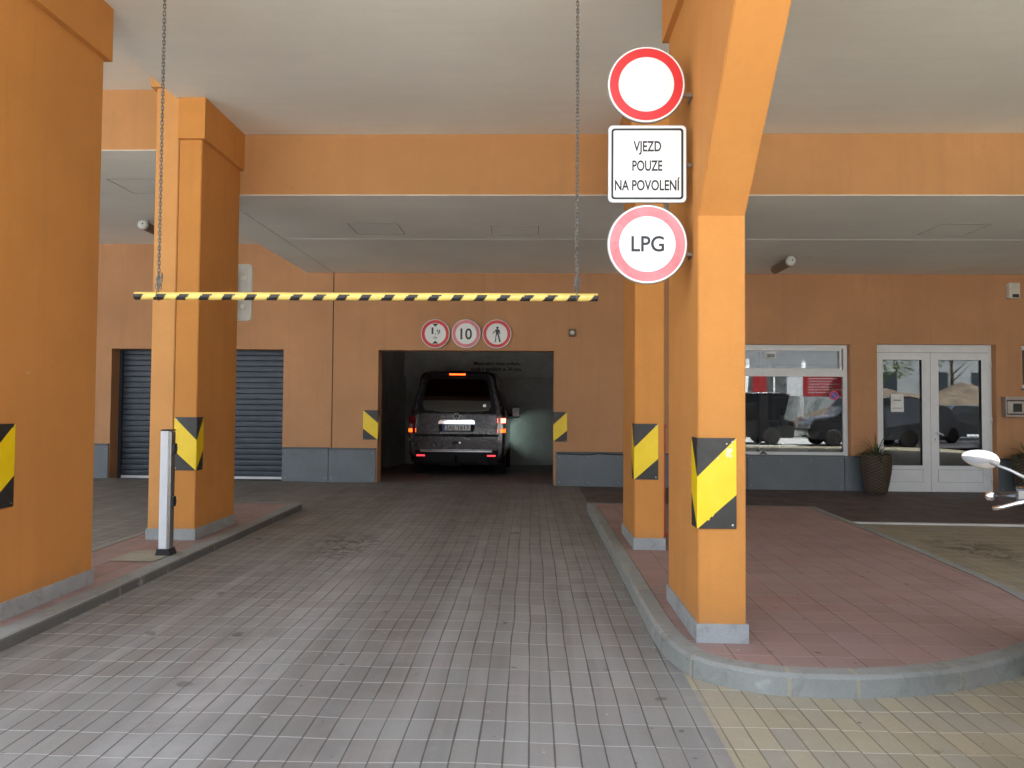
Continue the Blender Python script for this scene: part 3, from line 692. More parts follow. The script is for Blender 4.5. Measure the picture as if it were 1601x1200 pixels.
# ------------------------------------------------------------------ signs
def disc_sign(label, x, y, z, r, ring='sign_red', deco=None, group=None, inner=.72, white='sign_white', bracket=0.):
    t = thing('road_sign', label, 'sign', (x, y, z-r), group)
    bm = nbm(); lathe(bm, [(r*.985, .012), (r, .010), (r, -.002), (r*.985, -.004)], (x, y, z), 56, 0, 'y'); obj('sign_back', bm, 'sign_edge', t)
    bm = nbm(); lathe(bm, [(r*.975, -.0042), (r*.975, -.0055)], (x, y, z), 56, 0, 'y'); obj('sign_rim', bm, white, t)
    bm = nbm(); n = 64
    for k in range(n):
        a, b = 2*math.pi*k/n, 2*math.pi*(k+1)/n
        f = bm.faces.new([bm.verts.new((x+q*math.cos(p), y-.0068, z+q*math.sin(p))) for p, q in ((a, r*inner), (b, r*inner), (b, r*.935), (a, r*.935))])
    bmesh.ops.remove_doubles(bm, verts=bm.verts, dist=1e-5); bmesh.ops.recalc_face_normals(bm, faces=bm.faces)
    r_ = bmesh.ops.solidify(bm, geom=bm.faces[:], thickness=.001); obj('red_ring', bm, ring, t)
    for name, b_ in (deco or []): obj(name, b_, 'sign_black', t)
    if bracket:
        for dz in (-.05,):
            bm = nbm(); box(bm, x-.02, bracket-.007, y+.014, y+.03, z+dz-.009, z+dz+.009); box(bm, bracket-.006, bracket-.0008, y+.014, y+.12, z+dz-.012, z+dz+.012); obj('bracket', bm, 'lamp_body', t)
    return t
SY = 4.08; sx = .615
disc_sign('big round blank no-vehicles sign, topmost on the flared column', sx, SY, 3.070, .2115, bracket=.871, inner=.71)
t = thing('road_sign', 'square white sign reading VJEZD POUZE NA POVOLENÍ between two round signs', 'sign', (sx+.005, SY, 2.42))
def rrect(x0, x1, z0, z1, r, n=6):
    out = []
    for cx, cz, a0 in ((x1-r, z0+r, -90), (x1-r, z1-r, 0), (x0+r, z1-r, 90), (x0+r, z0+r, 180)):
        for k in range(n+1): a = R(a0+90*k/n); out.append((cx+r*math.cos(a), cz+r*math.sin(a)))
    return out
zc = 2.634; q = .2115; xc = sx+.006
bm = nbm(); prism(bm, rrect(xc-q, xc+q, zc-q, zc+q, .025), 'y', SY-.004, SY+.012); obj('sign_back', bm, 'sign_edge', t)
bm = nbm(); prism(bm, rrect(xc-q+.003, xc+q-.003, zc-q+.003, zc+q-.003, .023), 'y', SY-.0055, SY-.0042); obj('sign_face', bm, 'sign_white', t)
bm = nbm(); o_ = rrect(xc-q+.017, xc+q-.017, zc-q+.017, zc+q-.017, .018); i_ = rrect(xc-q+.029, xc+q-.029, zc-q+.029, zc+q-.029, .009)
Vo = [bm.verts.new((a, SY-.0062, b)) for a, b in o_]; Vi = [bm.verts.new((a, SY-.0062, b)) for a, b in i_]
for k in range(len(Vo)): bm.faces.new((Vo[k], Vo[(k+1) % len(Vo)], Vi[(k+1) % len(Vi)], Vi[k]))
bmesh.ops.recalc_face_normals(bm, faces=bm.faces); obj('black_border', bm, 'sign_black', t)
for s, z, w_ in (('VJEZD', 2.703, .150), ('POUZE', 2.597, .162), ('NA POVOLENÍ', 2.490, .350)):
    obj('lettering', text_bm(s, .079, xc, z, SY-.0065, w_, thick=.0006, bold=.0016), 'sign_black', t)
bm = nbm(); box(bm, xc-.02, .871, SY+.014, SY+.03, zc-.009, zc+.009); obj('bracket', bm, 'lamp_body', t)
disc_sign('big round sign reading LPG, lowest on the flared column', sx+.007, SY, 2.197, .2165, ring='sign_red_sheen', bracket=.871, inner=.70,
          deco=[('lettering', text_bm('LPG', .118, sx+.009, 2.158, SY-.0065, .176, thick=.0006, bold=.0018))])
# three small signs over the garage mouth
yy = DW-.03; gs = 'small round signs above the garage mouth'
def tri(cx, cz, s, y, dn):
    bm = nbm(); prism(bm, [(cx-s, cz+.5*s*dn), (cx+s, cz+.5*s*dn), (cx, cz-.5*s*dn)], 'y', y-.001, y); return bm
x, z = -1.537, 2.442
disc_sign('small round height limit sign reading 1,9 m, leftmost above garage mouth', x, yy, z, .235, 'sign_red', group=gs, deco=[
    ('arrow_mark', tri(x, z+.135, .05, yy-.0065, 1)), ('arrow_mark', tri(x, z-.135, .05, yy-.0065, -1)),
    ('lettering', text_bm('1', .155, x-.045, z-.005, yy-.0065, .03, thick=.0006)), ('lettering', text_bm(',9', .11, x+.035, z-.01, yy-.0065, .085, thick=.0006)), ('lettering', text_bm('m', .08, x, z-.085, yy-.0065, .055, thick=.0006))])
x, z = -1.044, 2.445
disc_sign('small round speed limit sign reading 10, middle one above garage mouth', x, yy, z, .235, 'sign_red_sheen', group=gs, deco=[('lettering', text_bm('10', .245, x+.002, z-.088, yy-.0065, .185, thick=.0006, bold=.004))])
x, z = -.552, 2.443
ped = nbm()
def poly(pts): prism(ped, [(x+a, z+b) for a, b in pts], 'y', yy-.0075, yy-.0065)
lathe(ped, [(.020, -.0065), (.020, -.0075)], (x+.008, yy, z+.098), 16, 0, 'y')
poly([(-.020, .075), (.028, .075), (.030, .0), (-.016, .0)])
poly([(-.016, -.0005), (.004, -.0005), (-.030, -.125), (-.050, -.125), (-.052, -.132), (-.020, -.132), (-.008, -.10)])
poly([(.005, -.0005), (.030, -.0005), (.058, -.110), (.064, -.128), (.034, -.132), (.036, -.118)])
poly([(-.0205, .073), (-.0205, .045), (-.058, .004), (-.074, .004), (-.050, .035)])
poly([(.0285, .073), (.046, .058), (.052, -.005), (.040, -.005), (.0290, .035)])
disc_sign('small round no pedestrians sign with a walking figure, rightmost above garage mouth', x, yy, z, .235, 'sign_red', group=gs, deco=[('walking_figure', ped)])

# ------------------------------------------------------------------ clearance bar on two chains
BY = 4.4; bz = 1.953; xa, xb = -2.345, .385; br = .0235
bm = nbm(); seg = 16; n = 420; rows = []
period = (xb-xa)/20.2
for i in range(n+1):
    X_ = xa+(xb-xa)*i/n; rows.append([bm.verts.new((X_, BY+br*math.cos(2*math.pi*k/seg), bz+br*math.sin(2*math.pi*k/seg))) for k in range(seg)])
for i in range(n):
    for k in range(seg):
        X_ = xa+(xb-xa)*(i+.5)/n; a = (k+.5)/seg*2*math.pi
        # diagonal stripes rise to the right on the front face; the top strip is bare yellow
        h_ = math.sin(a); ph = ((X_-xa) - h_*br*.95)/period+.02
        f = bm.faces.new((rows[i][k], rows[i+1][k], rows[i+1][(k+1) % seg], rows[i][(k+1) % seg])); f.smooth = True
        f.material_index = 1 if (ph % 1 < .44 and h_ < .50) else 0
for rr_ in (rows[0], rows[-1]): bm.faces.new(rr_)
bmesh.ops.recalc_face_normals(bm, faces=bm.faces)
bar = tag(obj('clearance_bar', bm, ['bar_yellow', 'hazard_black'], base=((xa+xb)/2, BY, bz)), 'yellow and black striped height clearance bar hanging from two chains', 'clearance bar')
def chain(label, x, z0, z1, sway):
    bm = nbm(); z = z0; k = 0; L = .021; rw = .0075; wr = .0028
    def link(cz, rot, xx):
        pts = []
        for i in range(12):
            a = 2*math.pi*i/12; u = rw*math.cos(a); v = rw*math.sin(a)+(L*.42 if math.sin(a) > 0 else -L*.42)
            pts.append((xx+u*math.cos(rot), BY+u*math.sin(rot), cz+v))
        pts.append(pts[0]); tube(bm, pts, wr, 6, cap=False)
    while z < z1:
        t = (z-z0)/(z1-z0); link(z, (0.25 if k % 2 else math.pi/2+.25), x+sway*t); z += L*1.05; k += 1
    # shackle and loop round the bar
    for dx in (-.012, .010):
        for j in range(4): link(z0+.014+j*.021, .6+j*1.4, x+dx+.003*j)
    tube(bm, [(x, BY+(br+.004)*math.cos(a), bz+(br+.004)*math.sin(a)) for a in [i*math.pi/8 for i in range(17)]], .0025, 6, cap=False)
    tube(bm, [(x, BY, bz+br), (x, BY, z0+.005)], .004, 6)
    return tag(obj('chain', bm, 'chain_steel', base=(x, BY, z1)), label, 'chain', 'chains holding the clearance bar')
chain('steel chain holding the left end of the striped bar', -2.207, 1.995, 4.03, -.0)
chain('steel chain holding the right end of the striped bar', .262, 1.995, 4.03, -.002)

# ------------------------------------------------------------------ white barrier rest post, red post, reverse of a sign
px_, py_ = -2.90, 5.99; zb = g(px_, py_)+HL+.003
t = thing('barrier_post', 'white square post with black catches on the left kerb', 'post', (px_, py_, zb))
bm = nbm(); box(bm, px_-.043, px_+.022, py_-.04, py_+.04, zb+.02, zb+.98, 0, .006); obj('post_shell', bm, 'post_white', t)
bm = nbm(); box(bm, px_+.0225, px_+.045, py_-.036, py_+.036, zb+.02, zb+.975, 0, .003); obj('rear_channel', bm, 'steel', t)
bm = nbm(); box(bm, px_-.042, px_+.046, py_-.04, py_+.04, zb+.981, zb+.992, 0, .003); obj('post_cap', bm, 'black_plastic', t)
for z in (.84, .42):
    bm = nbm(); box(bm, px_+.0455, px_+.068, py_-.03, py_+.02, zb+z-.04, zb+z+.04, 0, .004); box(bm, px_+.06, px_+.078, py_-.012, py_+.005, zb+z-.02, zb+z+.02, 0, .003); obj('catch', bm, 'black_plastic', t)
bm = nbm(); prism(bm, [(px_-.06, zb), (px_+.062, zb), (px_+.056, zb+.02), (px_+.046, zb+.05), (px_-.046, zb+.05), (px_-.054, zb+.02)], 'y', py_-.055, py_+.055); obj('foot', bm, 'black_plastic', t)
bm = nbm(); zz = g(1.24, 7)+HR
box(bm, 1.205, 1.275, 7.10, 7.16, zz, zz+.02); box(bm, 1.222, 1.258, 7.115, 7.145, zz+.0, zz+1.02, 0, .004); box(bm, 1.215, 1.265, 7.11, 7.15, zz+1.0, zz+1.03, 0, .004)
tag(obj('red_post', bm, 'red_paint'), 'thin red steel post standing behind the right kerb columns', 'post')
t = thing('relief_panel', 'white moulded plastic panel sticking out behind the double column', 'panel', (-3.1, 7.62, 2.2))
bm = nbm(); prism(bm, rrect(-3.36, -2.852, 2.155, 2.735, .04), 'y', 7.60, 7.625); obj('panel_board', bm, 'panel_white', t)
bm = nbm()
o_ = rrect(-3.33, -2.882, 2.185, 2.705, .03); i_ = rrect(-3.32, -2.892, 2.195, 2.695, .02)
Vo = [bm.verts.new((a, 7.594, b)) for a, b in o_]; Vi = [bm.verts.new((a, 7.594, b)) for a, b in i_]; Wo = [bm.verts.new((a, 7.6, b)) for a, b in o_]
for k in range(len(Vo)): bm.faces.new((Vo[k], Vo[(k+1) % len(Vo)], Vi[(k+1) % len(Vi)], Vi[k])); bm.faces.new((Vo[k], Wo[k], Wo[(k+1) % len(Vo)], Vo[(k+1) % len(Vo)]))
for cz in (2.30, 2.59):
    for ax in (-2.94,): lathe(bm, [(.035, 0), (.03, -.008), (.018, -.010), (.012, -.004)], (ax, 7.6, cz), 18, 0, 'y')
obj('moulding', bm, 'panel_white', t)

# ------------------------------------------------------------------ wall and ceiling fittings
def tube_lamp(label, x, z, y0, y1, ceil):
    t = thing('ceiling_lamp', label, 'lamp', (x, y0, z), 'tube lamps under the soffit')
    bm = nbm(); lathe(bm, [(.058, y0+.02), (.064, y0+.03), (.064, y1-.03), (.05, y1)], (x, 0, z), 24, 0, 'y'); obj('lamp_housing', bm, 'lamp_body', t)
    bm = nbm(); lathe(bm, [(.030, y0-.006), (.062, y0), (.067, y0+.02), (.067, y0+.05)], (x, 0, z), 24, 0, 'y'); e = obj('end_cap', bm, 'panel_white', t)
    bm = nbm(); lathe(bm, [(.010, y0-.012), (.012, y0-.0065)], (x+.012, 0, z+.01), 10, 0, 'y'); obj('cable_gland', bm, 'black_plastic', e)
    bm = nbm()
    bm.free()
    for yq in (y0+.15, y1-.15):
        bm = nbm(); box(bm, x-.02, x+.02, yq-.015, yq+.015, z+.06, ceil); obj('mounting_clip', bm, 'steel', t)
tube_lamp('grimy tube lamp under the right soffit above the shop window', 3.57, ZS-.095, 10.45, 11.17, ZS)
tube_lamp('grimy tube lamp under the left soffit beside the double column', -5.42, ZSL-.10, 10.30, 11.0, ZSL)
t = thing('wall_spotlight', 'small square bronze spotlight on the wall right of the round signs', 'lamp', (.643, DW, 2.42))
bm = nbm(); box(bm, .59, .70, DW-.07, DW-.001, 2.41, 2.525, 0, .008); obj('housing', bm, 'bronze', t)
bm = nbm(); lathe(bm, [(.036, -.0705), (.03, -.076), (.012, -.079)], (.645, DW, 2.467), 20, 0, 'y'); obj('lens', bm, 'panel_white', t)
t = thing('motion_sensor', 'ivory motion sensor box on the wall above the door, upper right', 'sensor', (7.55, DW, 3.04))
bm = nbm(); box(bm, 7.463, 7.637, DW-.09, DW-.001, 3.035, 3.28, 0, .012); obj('sensor_case', bm, 'alarm_ivory', t)
bm = nbm(); box(bm, 7.51, 7.61, DW-.10, DW-.0905, 3.05, 3.10, 0, .003); obj('sensor_window', bm, 'sign_black', t)
t = thing('wall_box', 'steel wall box with a dark square slot right of the double door', 'box', (7.56, DW, 1.18))
bm = nbm(); x0, x1, z0, z1 = 7.372, 7.80, 1.185, 1.475
box(bm, x0, x0+.012, DW-.12, DW-.001, z0, z1); box(bm, x1-.012, x1, DW-.12, DW-.001, z0, z1); box(bm, x0+.012, x1-.012, DW-.12, DW-.001, z0, z0+.012); box(bm, x0-.008, x1+.008, DW-.14, DW-.001, z1, z1+.02)
box(bm, x0+.012, x1-.012, DW-.05, DW-.04, z0+.012, z1); obj('box_case', bm, 'steel', t)
bm = nbm(); pframe(bm, x0+.03, x1-.03, z0+.03, z1-.03, .02, DW-.075, DW-.051); box(bm, 7.53, 7.65, DW-.07, DW-.051, 1.26, 1.39); obj('slot_cover', bm, ['sign_black'], t)
# cable across the dado cap, right of the garage mouth
bm = nbm(); tube(bm, [(.42, DW-.05, .545), (.9, DW-.05, .537), (1.0, DW-.05, .545), (1.08, DW-.05, .56), (1.15, DW-.05, .545), (1.9, DW-.05, .535)], .007, 6)
tag(obj('cable', bm, 'rubber'), 'thin dark cable lying along the grey dado right of the garage mouth', 'cable')

# ------------------------------------------------------------------ planters
def planter(label, x, y, h=.62, seed=1, n=46):
    rnd_ = random.Random(seed); zb = g(x, y)-.005
    t = thing('planter', label, 'planter', (x, y, zb))
    bm = nbm(); prof = [(.140, 0), (.155, .02), (.185, .16), (.215, .34), (.226, .46), (.220, h-.06), (.210, h-.04), (.218, h), (.195, h), (.19, h-.05)]
    lathe(bm, [(r, z+zb) for r, z in prof], (x, y, 0), 36)
    pot = obj('pot', bm, 'wicker', t)
    bm = nbm(); lathe(bm, [(.189, zb+h-.055), (.02, zb+h-.045)], (x, y, 0), 20); obj('soil', bm, 'soil', t)
    bm = nbm()
    for k in range(n):
        a = rnd_.random()*6.28; L = rnd_.uniform(.16, .52); el = rnd_.uniform(.35, 1.4); w_ = rnd_.uniform(.005, .010); droop = rnd_.uniform(1.2, 4.2)
        p = Vector((x+.07*math.cos(a)*rnd_.random(), y+.07*math.sin(a)*rnd_.random(), zb+h-.05)); d = Vector((math.cos(a)*math.cos(el), math.sin(a)*math.cos(el), math.sin(el))); side = Vector((-math.sin(a), math.cos(a), 0)); pv = None; S = 9
        for s in range(S+1):
            ww = w_*math.sin(math.pi*(.12+.88*s/S))**.7 if s < S else .0005
            lift = Vector((0, 0, .25*ww)); cur = (bm.verts.new(p-side*ww), bm.verts.new(p-Vector((0, 0, .4*ww))), bm.verts.new(p+side*ww))
            if pv:
                for q in (0, 1):
                    f = bm.faces.new((pv[q], pv[q+1], cur[q+1], cur[q])); f.material_index = 1 if rnd_.random() < .12 else 0
            pv = cur; p = p+d*(L/S); d = (d+Vector((0, 0, -droop/S*.8))).normalized()
    obj('leaves', bm, ['leaf_dark', 'leaf_dry'], t)
    return t
planter('tall wicker planter with spiky grassy plant between window and double door', 5.31, 11.80, .60, 3, 90)
planter('dark wicker planter with arching leaves at the right edge past the door', 7.56, 11.7, .62, 8, 110)

# ------------------------------------------------------------------ van
VY = 14.4; vx = -1.415; vz = -.045
van = thing('van', 'dark brown passenger van with lit tail lamps driving into the garage', 'van', (vx, VY+2.4, vz))
def secs():
    # (y from rear, half width at sill, belt, roof edge, roof z, sill z)
    S = [(.00, .855, .875, .665, 1.84, .34), (.06, .895, .915, .690, 1.885, .30), (.30, .905, .925, .700, 1.905, .28), (1.2, .91, .93, .715, 1.92, .26), (3.0, .91, .93, .715, 1.91, .26), (3.55, .91, .93, .69, 1.84, .26), (3.9, .90, .915, .67, 1.62, .26), (4.3, .89, .90, .66, 1.20, .28), (4.8, .82, .83, .62, 1.02, .32), (4.92, .70, .70, .55, .80, .36)]
    return S
bm = nbm(); rings = []
for (yy_, ws, wb, wr, zr, zs) in secs():
    H_ = zr-zs; zbelt = min(1.08, zr-.10)
    half = [(0, zs), (ws*.93, zs), (ws, zs+.10), (wb*.995, zs+(zbelt-zs)*.5), (wb, zbelt-.06), (wb*.982, zbelt+.02), (wb-(wb-wr)*.72, zbelt+(zr-zbelt)*.66), (wr+.035, zr-.085), (wr-.015, zr-.022), (wr-.14, zr), (0, zr+.012)]
    pts = [(-a, b) for a, b in half[::-1][:-1]]+[(a, b) for a, b in half[0:1]]+[(a, b) for a, b in half[1:]]
    full = [(a, b) for a, b in half]+[(-a, b) for a, b in half[::-1][1:-1]]
    lean = 0.
    full = [(a, b if b < 1.1 else 1.1+(b-1.1)*1.12) for a, b in full]
    rings.append([bm.verts.new((vx+a, VY+yy_+(max(0, (b-1.0))*.16 if yy_ < .1 else 0), vz+b)) for a, b in full])
n = len(rings[0])
for A_, B_ in zip(rings, rings[1:]):
    for k in range(n):
        f = bm.faces.new((A_[k], A_[(k+1) % n], B_[(k+1) % n], B_[k])); f.smooth = True
bm.faces.new(rings[0]); bm.faces.new(rings[-1])
# wheel wells are cut visually by dark arch rings below
bmesh.ops.recalc_face_normals(bm, faces=bm.faces)
body = obj('body', bm, 'van_paint', van)
def rear_y(z): return VY+(max(0, (z-1.0))*.16)
HZ = lambda z: z if z < 1.1 else 1.1+(z-1.1)*1.12
def rpanel(name, pts, off, mat, th=.02, par=None, bev=0.):
    if name not in ('emblem_base', 'chrome_strip', 'tailgate_'): pts = [(a, HZ(z)) for a, z in pts]
    """polygon on the tailgate plane (x, z in van coordinates) standing 'off' proud of it"""
    b = nbm(); A_ = [b.verts.new((vx+a, rear_y(z)-off, vz+z)) for a, z in pts]; B_ = [b.verts.new((vx+a, rear_y(z)+th-off, vz+z)) for a, z in pts]; n = len(pts)
    b.faces.new(A_); b.faces.new(B_[::-1])
    for i in range(n): b.faces.new((A_[i], B_[i], B_[(i+1) % n], A_[(i+1) % n]))
    bmesh.ops.recalc_face_normals(b, faces=b.faces); return obj(name, b, mat, par or van)
# tailgate skin with crease at waist: upper and lower parts, gap line between
rpanel('tailgate', rrect(-.76, .76, .80, 1.17, .03), .012, 'van_paint', .03)
rpanel('tailgate', [(-.76, 1.175), (.76, 1.175), (.70, 1.50), (.62, 1.79), (.55, 1.835), (-.55, 1.835), (-.62, 1.79), (-.70, 1.50)], .008, 'van_black', .03)
rw = rpanel('rear_window', [(-.60, 1.225), (-.30, 1.20), (0, 1.195), (.30, 1.20), (.60, 1.225), (.655, 1.30), (.60, 1.66), (.55, 1.74), (.45, 1.765), (-.45, 1.765), (-.55, 1.74), (-.60, 1.66), (-.655, 1.30)], .016, 'car_glass', .006)
b = nbm(); box(b, vx+.50, vx+.56, rear_y(1.28)-.020, rear_y(1.28)-.0185, vz+1.31, vz+1.36); obj('window_sticker', b, 'steel', rw)
b = nbm(); tube(b, [(vx+.02, rear_y(1.19)-.03, vz+1.19), (vx-.0, rear_y(1.21)-.04, vz+1.215), (vx+.25, rear_y(1.215)-.035, vz+1.205), (vx+.52, rear_y(1.22)-.03, vz+1.215)], .010, 8); obj('rear_wiper', b, 'rubber', van)
rpanel('tailgate', rrect(-.78, .78, .505, .735, .025), .016, 'van_paint', .03)
rpanel('waist_gap', [(-.80, .742), (.80, .742), (.80, .792), (-.80, .792)], .006, 'van_black', .02)
# spoiler with third brake lamp
b = nbm(); prism(b, [(rear_y(1.92)-.07, vz+1.92), (rear_y(1.92)-.075, vz+1.945), (rear_y(1.92)+.25, vz+2.005), (rear_y(1.92)+.10, vz+1.93)], 'x', vx-.60, vx+.60); obj('spoiler', b, 'van_black', van)
b = nbm(); box(b, vx-.155, vx+.155, rear_y(1.92)-.085, rear_y(1.92)-.0755, vz+1.918, vz+1.948, 0, .004); obj('brake_lamp', b, 'lamp_amber_on', van)
# number plate recess, chrome strip and plate
pl = rpanel('plate_recess', [(-.325, .84), (.325, .84), (.345, .90), (.335, 1.03), (-.335, 1.03), (-.345, .90)], .018, 'van_black', .02)
rpanel('chrome_strip', [(-.345, .985), (.345, .985), (.340, 1.045), (.30, 1.065), (-.30, 1.065), (-.340, 1.045)], .034, 'chrome', .03)
b = nbm(); box(b, vx-.27, vx+.27, VY-.028, VY-.019, vz+.862, vz+.975, 0, .003); np_ = obj('number_plate', b, 'plate_white', van)
b = nbm(); box(b, vx-.268, vx-.222, VY-.0295, VY-.0282, vz+.864, vz+.973); obj('plate_band', b, 'plate_blue', np_)
obj('plate_letters', text_bm('CZ', .034, vx-.245, vz+.872, VY-.0300, .028, thick=.0004), 'plate_white', np_)
obj('plate_letters', text_bm('2AE', .115, vx-.115, vz+.878, VY-.0288, .165, thick=.0005, bold=.0015), 'sign_black', np_)
obj('plate_letters', text_bm('1617', .115, vx+.135, vz+.878, VY-.0288, .205, thick=.0005, bold=.0015), 'sign_black', np_)
b = nbm(); lathe(b, [(.012, -.0282), (.012, -.0295)], (vx, VY, vz+.94), 12, 0, 'y'); obj('plate_seal', b, 'sign_black', np_)
# emblem: ring with letter strokes
b = nbm(); ez = 1.125; ey = -.024
pts = [(vx+.062*math.cos(a), VY+ey, vz+ez+.062*math.sin(a)) for a in [i*math.pi/16 for i in range(33)]]; tube(b, pts, .007, 8, cap=False)
def stroke(a, c):
    p = Vector((vx+a[0], VY+ey, vz+ez+a[1])); q_ = Vector((vx+c[0], VY+ey, vz+ez+c[1])); tube(b, [p, q_], .0065, 6)
for a, c in (((-.026, .054), (0, .006)), ((.026, .054), (0, .006)), ((-.050, .034), (-.024, -.052)), ((.050, .034), (.024, -.052)), ((-.024, -.052), (0, -.002)), ((.024, -.052), (0, -.002))): stroke(a, c)
obj('emblem', b, 'satin_silver', van)
rpanel('emblem_base', [(.066*math.cos(i*math.pi/12), ez+.066*math.sin(i*math.pi/12)) for i in range(24)], .021, 'van_black', .01)
hd = rpanel('tailgate_handle', rrect(-.085, .075, .605, .650, .015), .022, 'van_black', .02)
b = nbm(); lathe(b, [(.020, -.023), (.016, -.030)], (vx+.065, VY, vz+.628), 12, 0, 'y'); obj('lock', b, 'chrome', hd)
# tail lamps wrap the rear corners
for s in (-1, 1):
    lamp = nbm(); tl = thing('x', None, None, (0, 0, 0)); bpy.data.objects.remove(tl)
    def seg_(z0, z1, name, mat, par=None, x0=.775, x1=.925):
        b_ = nbm(); w1_, w2_ = (x0, x1) if s > 0 else (-x1, -x0)
        prism(b_, [(vx+s*x0, VY-.020), (vx+s*(x1-.04), VY-.012), (vx+s*x1, VY+.03), (vx+s*(x1+.008), VY+.16), (vx+s*(x0+.05), VY+.16), (vx+s*x0, VY+.02)], 'z', vz+z0, vz+z1); return obj(name, b_, mat, par or van)
    lamp.free()
    L_ = seg_(.815, 1.13, 'tail_lamp', 'lamp_red_off', None, .785, .918)
    on = s > 0
    b_ = nbm()
    seg_(1.01 if on else 1.03, 1.095, 'brake_light', 'lamp_red_hot' if on else 'lamp_red_off', L_, .780, .921)
    seg_(.915, .985, 'reverse_lens', 'lamp_clear', L_, .780, .921)
    seg_(.825, .895, 'tail_light', 'lamp_amber_on', L_, .780, .921)
# bumper and lower parts
b = nbm(); prism(b, [(-.90, .20), (-.78, -.03), (-.60, -.075), (.60, -.075), (.78, -.03), (.90, .20), (.90, .30), (-.90, .30)], 'z', .30, .49)
for v in b.verts: v.co = Vector((vx+v.co.x, VY+v.co.y, vz+v.co.z))
obj('bumper', b, 'van_black', van)
b = nbm(); prism(b, [(-.90, .20), (-.79, -.02), (-.60, -.060), (.60, -.060), (.79, -.02), (.90, .20), (.90, .30), (-.90, .30)], 'z', .25, .299)
for v in b.verts: v.co = Vector((vx+v.co.x, VY+v.co.y, vz+v.co.z))
obj('bumper', b, 'van_black', van)
b = nbm(); box(b, vx-.68, vx+.68, VY-.088, VY-.0765, vz+.455, vz+.485, 0, .003); obj('chrome_trim', b, 'chrome', van)
b = nbm(); box(b, vx-.68, vx+.68, VY-.062, VY-.02, vz+.4901, vz+.503, 0, .002); obj('chrome_trim', b, 'chrome', van)
for s in (-1, 1):
    b = nbm(); box(b, vx+s*.67-.08, vx+s*.67+.08, VY-.082, VY-.045, vz+.375, vz+.402, 0, .003); obj('reflector', b, 'reflector_red', van)
b = nbm(); tube(b, [(vx, VY+.2, vz+.27), (vx, VY-.05, vz+.27), (vx, VY-.11, vz+.29), (vx, VY-.11, vz+.36)], .02, 10); lathe(b, [(.001, .41), (.025, .40), (.03, .38), (.022, .355)], (vx, VY-.11, vz), 14); obj('tow_bar', b, 'van_black', van)
b = nbm(); box(b, vx-.8, vx+.8, VY+.15, VY+4.6, vz+.20, vz+.285); box(b, vx-.35, vx+.1, VY+.12, VY+.5, vz+.17, vz+.26, 0, .02); obj('underbody', b, 'van_black', van)
def wheel(x, y, z, r=.325, wdt=.21, par=None, name='wheel'):
    b = nbm(); h = wdt/2; lathe(b, [(r*.62, x-h), (r*.93, x-h), (r, x-h+.03), (r, x+h-.03), (r*.93, x+h), (r*.62, x+h)], (0, y, z), 32, 0, 'x'); o = obj(name, b, 'rubber', par)
    b = nbm(); sx_ = 1
    lathe(b, [(r*.62, x-h+.004), (r*.60, x-h+.02), (r*.60, x+h-.02), (r*.62, x+h-.004)], (0, y, z), 28, 0, 'x')
    for k in range(7):
        a = 2*math.pi*k/7
        for xx in (x-h+.02, x+h-.02): tube(b, [(xx, y+.04*math.cos(a), z+.04*math.sin(a)), (xx, y+r*.60*math.cos(a), z+r*.60*math.sin(a))], .018, 6)
    obj('rim', b, 'steel', o); return o
floorz = lambda y: .06-.0445*(y-12.06)
for s in (-1, 1):
    for yy_ in (.95, 4.05):
        wz = max(floorz(VY+yy_)+.325, vz+.16); wheel(vx+s*.80, VY+yy_, floorz(VY+yy_)+.322, par=van)
    # side glass band
    b = nbm()
    def sp(yq, z):  # point on flank
        return (vx+s*(.93-(z-1.10)*.262+.008), VY+yq, vz+z)
    for a, c in ((.35, 1.35), (1.42, 2.45), (2.52, 3.35)):
        f = [b.verts.new(sp(a, 1.15)), b.verts.new(sp(c, 1.15)), b.verts.new(sp(c, 1.66)), b.verts.new(sp(a, 1.66))]; b.faces.new(f)
    bmesh.ops.solidify(b, geom=b.faces[:], thickness=.004); obj('side_windows', b, 'car_glass', van)
    b = nbm(); mx = vx+s*1.06; tube(b, [(vx+s*.88, VY+3.50, vz+1.10), (mx-s*.06, VY+3.45, vz+1.12)], .03, 8)
    box(b, min(mx-s*.10, mx+s*.10), max(mx-s*.10, mx+s*.10), VY+3.38, VY+3.52, vz+1.05, vz+1.31, 0, .04); mo = obj('side_mirror', b, 'van_black', van)
    b = nbm(); box(b, min(mx-s*.08, mx+s*.08), max(mx-s*.08, mx+s*.08), VY+3.373, VY+3.3795, vz+1.08, vz+1.28); obj('mirror_glass', b, 'far_glass', mo)
    b = nbm(); box(b, vx+s*.62-.14, vx+s*.62+.14, VY+4.83, VY+4.90, vz+.62, vz+.78, 0, .02); obj('headlight', b, 'lamp_clear', van)
hl = bpy.data.lights.new('headlight_beam', 'SPOT'); hl.energy = 1.3; hl.spot_size = R(70); hl.spot_blend = .5; hl.color = (.72, 1., .92); hl.shadow_soft_size = .08
ho = bpy.data.objects.new('headlight_beam', hl); C.objects.link(ho); ho.parent = van
ho.location = Vector((vx+.62, VY+4.97, vz+.70))-van.location
ho.rotation_euler = Vector((-.9, -.9, .12)).to_track_quat('Z', 'Y').to_euler()

# ------------------------------------------------------------------ motorcycle at the right edge, facing the camera
mt = thing('motorcycle', 'motorcycle with chrome mirror and brake lever poking in at the right edge', 'motorcycle', (0, 0, 0))
def mobj(n_, b, m_): return obj(n_, b, m_, mt)
